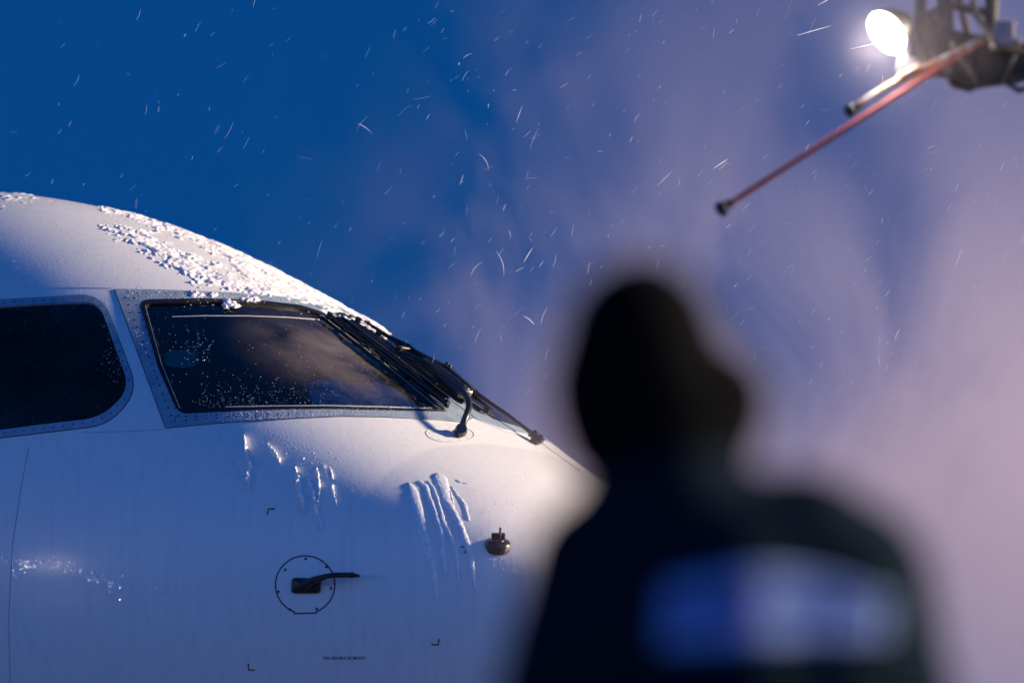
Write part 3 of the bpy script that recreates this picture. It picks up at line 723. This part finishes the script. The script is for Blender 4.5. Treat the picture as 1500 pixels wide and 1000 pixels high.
def facets(name, samples, m, label):
    vs = []; fs = []
    for (x, y, r, el_) in samples:
        q_, n_ = hit(x, y, .0012)
        if q_ is None: continue
        nj = (n_+Vector(rng.normal(0, .045, 3))).normalized(); u = nj.cross(Vector((0, 0, 1))).normalized(); v_ = nj.cross(u); k = len(vs)
        a0 = rng.uniform(0, 6)
        for c in range(6): a_ = a0+c*math.pi/3; vs.append(to_world(q_+u*math.cos(a_)*r+v_*math.sin(a_)*r*el_))
        for c in range(6): a_ = a0+c*math.pi/3; vs.append(to_world(q_-n_*.003+u*math.cos(a_)*r*1.2+v_*math.sin(a_)*r*el_*1.2))
        fs.append(tuple(range(k, k+6))); fs += [(k+c, k+6+c, k+6+(c+1) % 6, k+(c+1) % 6) for c in range(6)]
    return tag(mesh_obj(name, vs, fs, m, smooth=False), label, 'frozen drops', kind='stuff')
M['facet'] = mat('flat_ice_facet', (.7, .74, .8), .09, 0, 1.0); M['facet'].node_tree.nodes['Principled BSDF'].inputs['IOR'].default_value = 1.8
facets('glinting_ice', G_, M['facet'], 'band of glinting ice flecks low on the left side of the fuselage')
# the apron floodlight mast behind the photographer whose reflection makes that band glint
_q, _n = hit(80, 826); _v = (_q-CO_L).normalized(); _r = (_v-_n*2*_v.dot(_n)).normalized(); _rw = ROT @ _r; _p = to_world(_q)
print('mast direction', tuple(round(x, 3) for x in _rw), 'normal', tuple(round(x, 3) for x in _n))
MASTD = 75.0; _lp = _p+_rw*MASTD
mast = empty('floodlight_mast', (_lp.x, _lp.y, 0)); tag(mast, 'tall apron floodlight mast standing behind the viewpoint', 'lamp post')
mb = MB(); mb.tube([(0, -.6, 0), (0, -.6, _lp.z*.5), (0, -.6, _lp.z+.6)], [.22, .16, .10], 16); mb.tube([(0, -.6, _lp.z), (0, -.1, _lp.z)], .05, 8); mb.obj('mast', M['steel'] if 'steel' in M else M['trim'], mast)
mb = MB(); mb.box((0, -.18, _lp.z), (.6, .2, .45)); mb.obj('lamp_head', M['dark'], mast, bevel=.02)
mb = MB(); mb.box((0, -.06, _lp.z), (.5, .02, .36)); mb.obj('lamp_glass', mat('lit_mast_glass', (1, 1, 1), .4, emit=(1, .85, .7), estr=30), mast)
ml = bpy.data.lights.new('mast_light', 'POINT'); mlo = bpy.data.objects.new('mast_light', ml); COL.objects.link(mlo); mlo.parent = mast; mlo.location = (0, .12, _lp.z)
ml.energy = 2600; ml.color = (1, .84, .70); ml.shadow_soft_size = .25

# ------------------------------------------------------------------ photographer's neighbour: person in the foreground, seen from behind
YP = 7.5
def pp(px, py, dy=0.0): return pw(px, py, YP+dy)
m_jacket = mat('dark_jacket_cloth', (.001, .008, .015), .95, 0, .10, bump=(60, .6, .003), var=(8, (.002, .011, .020), .4, .7))
m_skin = mat('skin', (.42, .24, .17), .55, var=(12, (.36, .19, .14), .4, .7))
m_trouser = mat('trouser_cloth', (.012, .014, .02), .9, bump=(50, .5, .003))
m_hat = mat('black_knit', (.0025, .003, .0035), 1, 0, .05, bump=(160, .5, .003), var=(60, (.005, .005, .005), .4, .6))
m_panel = mat('pale_reflective_cloth', (.17, .27, .54), .6, 0, .2, bump=(90, .2, .001), var=(9, (.12, .22, .48), .3, .7))
m_red = mat('red_print', (.20, .09, .16), .8, 0, .1, var=(30, (.14, .10, .24), .3, .7))
m_boot = mat('boot_rubber', (.01, .01, .01), .6)
def blob(name, parts, m, parent, vox=.012, smooth=8):
    """one continuous surface grown over capsules (a, b, ra, rb, flat)"""
    mb = MB()
    for p in parts:
        if p[0] == 'e': mb.ball(p[1], 1, 12, p[2], p[3] if len(p) > 3 else None)
        else:
            a, b, ra, rb = Vector(p[0]), Vector(p[1]), p[2], p[3]; k = 7
            mb.tube([a.lerp(b, i/k) for i in range(k+1)], [ra+(rb-ra)*i/k for i in range(k+1)], 16)
            mb.ball(a, ra, 9); mb.ball(b, rb, 9)
    o = mesh_obj(name, mb.v, mb.f, m, parent)
    r = o.modifiers.new('remesh', 'REMESH'); r.mode = 'VOXEL'; r.voxel_size = vox; r.use_smooth_shade = True
    s_ = o.modifiers.new('smooth', 'SMOOTH'); s_.factor = .6; s_.iterations = smooth
    return o
person = empty('person', (pp(1070, 800).x, YP, 0))
tag(person, 'person from behind in dark jacket with pale blue back panel and black winter hat', 'person')
PO = person.location
def q(px, py, dy=0.0): return pp(px, py, dy)-PO
head = q(952, 560); neck = q(968, 690); chest = q(1075, 860, .02); pelvis = Vector((.03, .02, .95))
shL = q(860, 815, .02); shR = q(1262, 838, .02)
elL = shL+Vector((-.09, .02, -.30)); elR = shR+Vector((.09, -.02, -.30)); waL = elL+Vector((.01, -.10, -.25)); waR = elR+Vector((-.02, -.12, -.24))
legs = []
for s_ in (-1, 1):
    hip = pelvis+Vector((s_*.10, 0, -.02)); kn = pelvis+Vector((s_*.13, -.02, -.47)); an = Vector((pelvis.x+s_*.15, .02, .09)); legs.append((hip, kn, an))
body = [('e', head, (.070, .092, .105)), ('e', head+Vector((0, .05, -.05)), (.050, .055, .065)), (head+Vector((0, -.01, -.06)), neck+Vector((0, 0, -.05)), .048, .050),
        (neck, q(925, 770), .05, .06), (q(925, 770), shL, .06, .05), (neck, q(1060, 790), .05, .055), (q(1060, 790), shR, .055, .05), (chest+Vector((0, .03, -.06)), pelvis, .11, .12), (shL, elL, .048, .038), (elL, waL, .036, .027), (shR, elR, .048, .038), (elR, waR, .036, .027)]
for hip, kn, an in legs: body += [(hip, kn, .085, .055), (kn, an, .052, .038), (an, an+Vector((0, .16, -.04)), .04, .035)]
for wa, s_ in ((waL, 1), (waR, -1)):                       # gloved hands: palm, four fingers, thumb
    pm = wa+Vector((0, -.0, -.07)); body.append((wa, pm, .026, .030)); body.append(('e', pm, (.016, .040, .042)))
    for k, ln in enumerate((.062, .072, .066, .050)):
        a = pm+Vector((0, -.030+.020*k, -.032)); b = a+Vector((s_*.006, 0, -ln*.55)); c = b+Vector((s_*.018, 0, -ln*.4)); body += [(a, b, .0105, .0095), (b, c, .0095, .008)]
    a = pm+Vector((0, -.036, .012)); b = a+Vector((s_*.012, -.024, -.026)); body += [(a, b, .012, .011), (b, b+Vector((s_*.006, -.004, -.028)), .011, .009)]
blob('body', body, m_skin, person, .008, 4)
jk = [(neck+Vector((.0, 0, -.02)), neck+Vector((.02, .01, -.08)), .083, .095), (q(985, 755), shL, .088, .080), (q(985, 755), q(1110, 790), .090, .088), (q(1110, 790), shR, .088, .085),
      (q(965, 800, .02), q(955, 985, .03), .125, .15), (q(1170, 815, .02), q(1190, 985, .03), .12, .15), (q(1070, 860), q(1075, 1000), .135, .15),
      (q(955, 850, .03), q(1235, 862, .03), .125, .125), (q(950, 900, .03), q(1240, 910, .03), .128, .128), (q(945, 960, .03), q(1245, 965, .03), .13, .13), (chest, pelvis+Vector((0, 0, .02)), .15, .165), (pelvis+Vector((-.07, 0, .02)), pelvis+Vector((.07, 0, .02)), .14, .14),
      (shL, elL, .078, .066), (elL, waL+Vector((0, 0, .02)), .062, .048), (shR, elR, .085, .070), (elR, waR+Vector((0, 0, .02)), .064, .048)]
jk += [(q(978, 700), q(985, 750), .108, .104), (q(950, 690), q(940, 745), .082, .090)]
jacket = blob('jacket', jk, m_jacket, person, .014, 10)
blob('trousers', [(hip, kn, .105, .078) for hip, kn, an in legs]+[(kn, an, .075, .068) for hip, kn, an in legs]+[(pelvis+Vector((-.06, 0, 0)), pelvis+Vector((.06, 0, 0)), .13, .13)], m_trouser, person, .016)
for hip, kn, an in legs: blob('boot', [(an+Vector((0, 0, .10)), an+Vector((0, -.02, -.03)), .058, .055), (an+Vector((0, -.03, -.045)), an+Vector((0, .18, -.045)), .048, .042)], m_boot, person, .010)
# knitted hat with ear flaps and a rolled hood edge on the right
blob('hat', [('e', q(938, 508), (.108, .118, .122)), ('e', q(942, 448), (.076, .09, .068)), ('e', q(955, 590), (.124, .12, .090)),
             ('e', q(1050, 590), (.072, .084, .078)), ('e', q(868, 572), (.060, .090, .098)), ('e', q(960, 648), (.128, .110, .074)), ('e', q(1045, 640), (.060, .075, .064))], m_hat, person, .010, 8)
# ear protector cup
e1 = MB(); e1.lathe(q(1080, 568), (1, .1, .1), [(-.02, .026), (-.005, .036), (.018, .034), (.03, .02)], 20); cup = e1.obj('ear_protector', mat('grey_plastic', (.008, .010, .014), .8), person)
e2 = MB(); e2.tube([q(1078, 548), q(1050, 470, -.01), q(990, 415, -.01), q(930, 405, -.01)], .006, 8); 
# back panel lying on the jacket
dg = bpy.context.evaluated_depsgraph_get(); jb = BVHTree.FromObject(jacket, dg)
CP = Vector((0, 0, CAMZ))-PO
def jhit(px, py, off):
    d = ray_w(px, py).normalized(); loc, nor, i, dist = jb.ray_cast(CP, d)
    if loc is None: loc = q(px, py, -.12)
    return loc-d*off
def jpatch(name, polyfun, nu, nv, m, off, parent):
    vs = []; fs = []
    for j in range(nv+1):
        for i in range(nu+1): vs.append(jhit(*polyfun(i/nu, j/nv), off))
    for _ in range(6):                                        # relax so the cloth bridges small folds
        for j in range(nv+1):
            for i in range(nu+1):
                nb = [vs[b*(nu+1)+a] for a, b in ((i-1, j), (i+1, j), (i, j-1), (i, j+1)) if 0 <= a <= nu and 0 <= b <= nv]
                y = sum(v.y for v in nb)/len(nb); v = vs[j*(nu+1)+i]; v.y = min(v.y, y*.5+v.y*.5)
    for j in range(nv):
        for i in range(nu): a = j*(nu+1)+i; fs.append((a, a+nu+1, a+nu+2, a+1))
    o = mesh_obj(name, vs, fs, m, parent); s_ = o.modifiers.new('s', 'SOLIDIFY'); s_.thickness = .003; return o
def pf(u, v):
    x = 972+330*u-6*v; top = 858-24*math.sin(math.pi*min(1, u*1.05))+18*u**3; bot = 946-12*u; return (x, top+(bot-top)*v)
panel = jpatch('reflective_panel', pf, 26, 10, m_panel, .004, jacket)
def bf(a, b, c, d): return lambda u, v: pf(a+(b-a)*u, c+(d-c)*v)
jpatch('stripe', bf(.0, 1, .80, .98), 26, 2, mat('pale_stripe', (.30, .40, .66), .5), .0052, panel)
jpatch('stripe', bf(.02, .98, .03, .16), 26, 2, mat('pale_stripe_upper', (.28, .38, .64), .5), .0052, panel)
jpatch('print', bf(.12, .46, .34, .62), 10, 3, m_red, .0055, panel)
jpatch('print', bf(.52, .86, .36, .60), 10, 3, mat('blue_print', (.04, .11, .32), .6), .0055, panel)

# ------------------------------------------------------------------ deicing boom head with its floodlight
YB = 20.4
boom = empty('deicing_boom', pw(1400, 90, YB)); BO = boom.location.copy()
tag(boom, 'dark boom head with a glaring round floodlight and two slanting spray nozzles', 'deicing boom')
def bq(px, py, dy=0.0): return pw(px, py, YB+dy)-BO
M['olive'] = mat('grimy_machine_paint', (.014, .015, .012), .6, .1, bump=(40, .6, .004), var=(12, (.03, .028, .022), .45, .7))
M['red'] = mat('red_painted_tube', (.30, .055, .04), .6, 0, .3, 0, bump=(60, .2, .001), var=(16, (.30, .05, .04), .4, .7))
M['orange'] = mat('worn_orange_tube', (.62, .27, .13), .4, .2, bump=(60, .3, .001), var=(30, (.75, .68, .60), .5, .62, (1, 1, 1)))
M['beige'] = mat('beige_box_paint', (.50, .40, .32), .6, var=(20, (.38, .30, .24), .4, .7))
M['steel'] = mat('pale_bracket_steel', (.66, .64, .60), .35, .4, var=(20, (.5, .48, .45), .4, .7))
mb = MB()
mb.tube([bq(1335, 96), bq(1380, 88), bq(1440, 88), bq(1520, 92), bq(1800, 60), bq(2400, -160, 1)], [.045, .065, .075, .07, .08, .10], 12)
mb.box(bq(1400, 84), (.20, .16, .13), Matrix.Rotation(R(8), 3, 'Y')); mb.box(bq(1465, 98), (.16, .18, .11), Matrix.Rotation(R(-6), 3, 'Y'))
mb.box(bq(1362, 60), (.06, .10, .16), Matrix.Rotation(R(20), 3, 'Y'))
mb.tube([bq(1352, 96), bq(1344, 70), bq(1346, 40), bq(1352, -40)], [.03, .025, .022, .02], 10)
mb.tube([bq(1392, 90), bq(1386, 40), bq(1380, -60)], [.035, .03, .03], 10); mb.tube([bq(1448, 80), bq(1452, 30), bq(1456, -60)], [.03, .026, .026], 10)
mb.tube([bq(1344, 30), bq(1390, 8), bq(1450, 20)], .018, 8); mb.tube([bq(1340, 88), bq(1390, 48), bq(1452, 60)], .014, 8)
mb.tube([bq(1400, -20, .2), bq(1420, 60, .1), bq(1400, 110)], .016, 8)
mb.obj('boom_frame', M['olive'], boom, bevel=.004)
mb = MB(); mb.tube([bq(1470, 100, -.1), bq(1476, 122, -.1), bq(1492, 133, -.1), bq(1510, 128, -.1), bq(1540, 100, -.1)], .011, 8); mb.obj('hose', M['seal'], boom)
for pts_ in ([(1350, 20, -.05), (1362, 60, -.12), (1384, 112, -.12), (1412, 100, -.1)], [(1420, -40, -.1), (1428, 20, -.14), (1462, 70, -.16), (1500, 76, -.1), (1560, 60, 0)], [(1395, 60, -.15), (1430, 128, -.15), (1466, 120, -.12), (1490, 70, -.1)]):
    mb = MB(); mb.tube([bq(*p_) for p_ in pts_], .012, 8); mb.obj('hose', M['seal'], boom)
mb = MB(); mb.tube([bq(1392, 100, -.05), bq(1402, 118, -.08), bq(1420, 124, -.08), bq(1440, 112, -.05)], [.03, .035, .03, .03], 8); mb.obj('pipe_elbow', M['olive'], boom)
mb = MB(); mb.box(bq(1470, 50, -.1), (.075, .08, .085)); mb.box(bq(1472, 66, -.12), (.11, .09, .026), Matrix.Rotation(R(-8), 3, 'Y')); mb.obj('nozzle_box', M['beige'], boom, bevel=.006)
mb = MB(); mb.tube([bq(1062, 303, -.2), bq(1434, 62, -.2)], .0102, 14); t_ = mb.obj('long_nozzle', M['red'], boom)
mb = MB(); d_ = (bq(1434, 62, -.2)-bq(1062, 303, -.2)).normalized()
mb.lathe(bq(1060, 304, -.2)-d_*.028, d_, [(0, .012), (.004, .026), (.03, .028), (.036, .018), (.06, .016)], 16); mb.ball(bq(1056, 306, -.2), .020, 7); mb.obj('nozzle_tip', M['dark'], t_)
mb = MB(); mb.tube([bq(1248, 160, -.25), bq(1300, 127, -.25), bq(1442, 58, -.25)], [.010, .011, .013], 14); mb.tube([bq(1318, 117, -.25), bq(1348, 101, -.25)], .020, 14); t2_ = mb.obj('short_nozzle', M['orange'], boom)
mb = MB(); d_ = (bq(1442, 58, -.25)-bq(1248, 160, -.25)).normalized(); mb.lathe(bq(1247, 161, -.25)-d_*.026, d_, [(0, .010), (.004, .022), (.03, .026), (.036, .018), (.06, .015)], 16); mb.obj('nozzle_tip', M['dark'], t2_)
# floodlight: round dish facing down and towards the aircraft
fc = bq(1301, 47, -.15); fa = Vector((-.66, -.46, -.58)).normalized()
mb = MB(); mb.lathe(fc, fa, [(-.10, .025), (-.09, .043), (-.03, .084), (.0, .090), (.008, .092), (.008, .086)], 32); lampo = mb.obj('floodlight', M['dark'], boom)
m_em = mat('lit_lamp_glass', (1, 1, 1), .4, emit=(1.0, .97, .92), estr=26)
mb = MB(); mb.lathe(fc, fa, [(.004, .086), (.010, .081), (.014, .05), (.017, .002)], 32); mb.obj('lamp_glass', m_em, lampo)
mb = MB(); mb.tube([fc-fa*.09, bq(1326, 92, -.15), bq(1338, 100, -.1)], .014, 8); mb.box(bq(1329, 95, -.17), (.07, .06, .045), Matrix.Rotation(R(12), 3, 'Y')); mb.obj('lamp_bracket', M['steel'], lampo, bevel=.004)
sp = bpy.data.lights.new('floodlight_beam', 'POINT'); spo = bpy.data.objects.new('floodlight_beam', sp); COL.objects.link(spo)
sp.energy = 9; sp.color = (1, .93, .82); sp.shadow_soft_size = .05
spo.parent = lampo; spo.location = fc+fa*.10
bpy.context.view_layer.update()

# ------------------------------------------------------------------ steam
def steam(name, lo, hi, label, build, col=(1.0, .86, .97), aniso=.1):
    m = bpy.data.materials.new(name); m.use_nodes = True; t = m.node_tree; t.nodes.clear(); o = t.nodes.new('ShaderNodeOutputMaterial')
    v = t.nodes.new('ShaderNodeVolumePrincipled'); v.inputs['Color'].default_value = (*col, 1); v.inputs['Anisotropy'].default_value = aniso
    t.links.new(v.outputs[0], o.inputs['Volume']); build(t, v)
    mb = MB(); c = (Vector(lo)+Vector(hi))/2; mb.box((0, 0, 0), Vector(hi)-Vector(lo)); ob = mb.obj(name, m, None, smooth=False); ob.location = c
    return tag(ob, label, 'steam', kind='stuff')
def mth(t, op, a, b=None, c=None, clamp=False):
    n = t.nodes.new('ShaderNodeMath'); n.operation = op; n.use_clamp = clamp
    for i, x in enumerate((a, b, c)):
        if x is None: continue
        if isinstance(x, (int, float)): n.inputs[i].default_value = x
        else: t.links.new(x, n.inputs[i])
    return n.outputs[0]
def big(t, v):
    co = t.nodes.new('ShaderNodeTexCoord'); mp = t.nodes.new('ShaderNodeMapping'); t.links.new(co.outputs['Object'], mp.inputs[0])
    mp.inputs['Rotation'].default_value = (0, R(28), 0); mp.inputs['Location'].default_value = STO; mp.inputs['Scale'].default_value = (1.0, .16, .66)
    n = t.nodes.new('ShaderNodeTexNoise'); n.inputs['Scale'].default_value = 1.0; n.inputs['Detail'].default_value = 5; n.inputs['Roughness'].default_value = .56
    n.inputs['Distortion'].default_value = .6
    t.links.new(mp.outputs[0], n.inputs['Vector'])
    s_ = t.nodes.new('ShaderNodeSeparateXYZ'); t.links.new(co.outputs['Object'], s_.inputs[0])
    # plume leans away to the right as it rises; thins out to the left and at the faces of its box
    n2 = t.nodes.new('ShaderNodeTexNoise'); n2.inputs['Scale'].default_value = .55; n2.inputs['Detail'].default_value = 2; t.links.new(mp.outputs[0], n2.inputs['Vector'])
    e = mth(t, 'ADD', mth(t, 'ADD', s_.outputs['X'], mth(t, 'MULTIPLY', s_.outputs['Z'], -.22)), mth(t, 'MULTIPLY', mth(t, 'SUBTRACT', n2.outputs[0], .5), 4.0))
    ramp = t.nodes.new('ShaderNodeMapRange'); ramp.interpolation_type = 'SMOOTHSTEP'; ramp.inputs[1].default_value = STX[0]; ramp.inputs[2].default_value = STX[1]; t.links.new(e, ramp.inputs[0])
    rl = t.nodes.new('ShaderNodeMapRange'); rl.interpolation_type = 'SMOOTHSTEP'; rl.inputs[1].default_value = -6.6; rl.inputs[2].default_value = -4.3; t.links.new(s_.outputs['X'], rl.inputs[0])
    nr = t.nodes.new('ShaderNodeMapRange'); nr.inputs[1].default_value = .28; nr.inputs[2].default_value = .74; nr.inputs[3].default_value = -.92; nr.inputs[4].default_value = .95; t.links.new(n.outputs[0], nr.inputs[0])
    g_ = mth(t, 'POWER', mth(t, 'DIVIDE', mth(t, 'ADD', s_.outputs['Z'], 1.45), 1.1), 2)
    zr = mth(t, 'ADD', mth(t, 'DIVIDE', .95, mth(t, 'ADD', g_, 1.0)), -.02)
    fx = t.nodes.new('ShaderNodeMapRange'); fx.interpolation_type = 'SMOOTHSTEP'; fx.inputs[1].default_value = 1.6; fx.inputs[2].default_value = -2.2; t.links.new(s_.outputs['X'], fx.inputs[0])
    fz = t.nodes.new('ShaderNodeMapRange'); fz.interpolation_type = 'SMOOTHSTEP'; fz.inputs[1].default_value = 5.2; fz.inputs[2].default_value = 2.5; t.links.new(s_.outputs['Z'], fz.inputs[0])
    fr_ = t.nodes.new('ShaderNodeMapRange'); fr_.inputs[1].default_value = -5.0; fr_.inputs[2].default_value = -2.6; fr_.inputs[3].default_value = .55; fr_.inputs[4].default_value = 1.25; t.links.new(s_.outputs['X'], fr_.inputs[0])
    zr = mth(t, 'MULTIPLY', zr, fr_.outputs[0])
    zr = mth(t, 'MULTIPLY', zr, mth(t, 'MULTIPLY', fx.outputs[0], fz.outputs[0]))
    yy = mth(t, 'SUBTRACT', 1.0, mth(t, 'POWER', mth(t, 'ABSOLUTE', mth(t, 'DIVIDE', s_.outputs['Y'], 1.5)), 4), clamp=True)
    d = mth(t, 'MULTIPLY', mth(t, 'MULTIPLY', mth(t, 'ADD', ramp.outputs[0], nr.outputs[0], clamp=True), mth(t, 'MULTIPLY', zr, rl.outputs[0])), yy)
    t.links.new(mth(t, 'MULTIPLY', d, .37), v.inputs['Density'])
STX = (-5.9, -3.0); STO = (5.1, 1, 3.2)
steam('steam', (-3.2, 28.6, 0.3), (12.8, 31.6, 11), 'pinkish steam drifting up behind the nose and to the right', big)
def puff(t, v):
    co = t.nodes.new('ShaderNodeTexCoord'); l = t.nodes.new('ShaderNodeVectorMath'); l.operation = 'LENGTH'; t.links.new(co.outputs['Object'], l.inputs[0])
    r_ = t.nodes.new('ShaderNodeMapRange'); r_.interpolation_type = 'SMOOTHSTEP'; r_.inputs[1].default_value = .62; r_.inputs[2].default_value = .0; t.links.new(l.outputs['Value'], r_.inputs[0])
    n = t.nodes.new('ShaderNodeTexNoise'); n.inputs['Scale'].default_value = 2.5; t.links.new(co.outputs['Object'], n.inputs['Vector'])
    t.links.new(mth(t, 'MULTIPLY', mth(t, 'POWER', r_.outputs[0], 2), mth(t, 'MULTIPLY', n.outputs[0], .36)), v.inputs['Density'])
_c = BO+fc+Vector((.12, -.1, 0)); steam('lamp_mist', _c-Vector((.65, .65, .65)), _c+Vector((.65, .65, .65)), 'bright mist glowing around the floodlight on the boom', puff)

def nose_puff(t, v):
    co = t.nodes.new('ShaderNodeTexCoord'); l = t.nodes.new('ShaderNodeVectorMath'); l.operation = 'LENGTH'; t.links.new(co.outputs['Object'], l.inputs[0])
    r_ = t.nodes.new('ShaderNodeMapRange'); r_.interpolation_type = 'SMOOTHSTEP'; r_.inputs[1].default_value = .95; r_.inputs[2].default_value = .1; t.links.new(l.outputs['Value'], r_.inputs[0])
    n = t.nodes.new('ShaderNodeTexNoise'); n.inputs['Scale'].default_value = 2.2; n.inputs['Detail'].default_value = 4; t.links.new(co.outputs['Object'], n.inputs['Vector'])
    t.links.new(mth(t, 'MULTIPLY', r_.outputs[0], mth(t, 'MULTIPLY', n.outputs[0], .38)), v.inputs['Density'])
_c = pw(925, 700, 25.6); steam('nose_mist', _c-Vector((1, 1, 1)), _c+Vector((1, 1, 1)), 'thin pale mist curling round the tip of the nose', nose_puff)

# ------------------------------------------------------------------ wind-blown snow
def flakes(name, n, xr, yr_px, Yr, lr, wr, label, ang=(-60, 15), dens=None):
    vs = []; fs = []
    for _ in range(n):
        px = rng.uniform(*xr); py = rng.uniform(*yr_px); Y = rng.uniform(*Yr)
        if dens and rng.random() > dens(px, py): continue
        c = pw(px, py, Y); L = rng.uniform(*lr)*rng.choice([.5, 1, 1.6], p=[.5, .35, .15]); wd = rng.uniform(*wr)
        a = R(rng.normal(ang[0], ang[1])); d = Vector((math.cos(a), rng.normal(0, .3), -math.sin(a))).normalized(); s_ = d.cross(Vector((0, 1, 0))).normalized(); bend = rng.normal(0, .06)*L
        k0 = len(vs); K = 5
        for i in range(K):
            t = i/(K-1); p = c+d*(t-.5)*L+s_*bend*(4*t*(1-t)); r = wd*(.25+.75*math.sin(math.pi*min(.95, max(.05, t))))
            for m_ in range(4):
                b = math.pi/2*m_; vs.append(p+s_*math.cos(b)*r+Vector((0, 1, 0))*math.sin(b)*r)
        for i in range(K-1):
            for m_ in range(4): fs.append((k0+i*4+m_, k0+i*4+(m_+1) % 4, k0+(i+1)*4+(m_+1) % 4, k0+(i+1)*4+m_))
    return tag(mesh_obj(name, vs, fs, m_flake), label, 'snow', kind='stuff')
def big_flakes():
    vs = []; fs = []
    for (x0, y0, x1, y1, bd, wd) in ((727, 368, 738, 404, .012, .0016), (767, 384, 780, 363, .0, .0018), (790, 392, 797, 382, .003, .0010), (745, 337, 748, 350, .004, .0010), (767, 463, 783, 476, .006, .0014), (702, 226, 716, 250, .012, .0012), (756, 180, 765, 155, .0, .0014), (1045, 247, 1066, 233, .0, .0016), (963, 272, 985, 250, .0, .0010), (524, 181, 545, 196, .006, .0010), (1168, 52, 1217, 38, .0, .0016), (1198, 8, 1235, -12, .0, .002), (1246, 72, 1300, 60, .0, .0018)):
        a = pw(x0, y0, 26.0); b = pw(x1, y1, 26.2); d = (b-a); s_ = d.normalized().cross(Vector((0, 1, 0))).normalized(); k0 = len(vs); K = 7
        for i in range(K):
            t = i/(K-1); p = a.lerp(b, t)+s_*bd*4*t*(1-t); r = wd*(.2+.8*math.sin(math.pi*min(.95, max(.05, t))))
            for m_ in range(5): c = 2*math.pi*m_/5; vs.append(p+s_*math.cos(c)*r+Vector((0, 1, 0))*math.sin(c)*r)
        for i in range(K-1):
            for m_ in range(5): fs.append((k0+i*5+m_, k0+i*5+(m_+1) % 5, k0+(i+1)*5+(m_+1) % 5, k0+(i+1)*5+m_))
    return tag(mesh_obj('snow_strands', vs, fs, m_flake), 'few large curved strands of snow high above the cockpit and person', 'snow', kind='stuff')
m_flake = mat('ice_sliver', (.6, .62, .68), .5, spec=.5)
flakes('wind_blown_snow', 900, (-100, 1650), (-60, 1000), (26.0, 30.5), (.008, .065), (.00025, .0007), 'fine slivers of snow blowing through the air around the aircraft', (-52, 22))
flakes('spray_snow', 130, (620, 1500), (0, 560), (25.0, 28.4), (.03, .07), (.0007, .0015), 'brighter slivers of snow drifting in front of the steam', (-58, 24))
big_flakes()
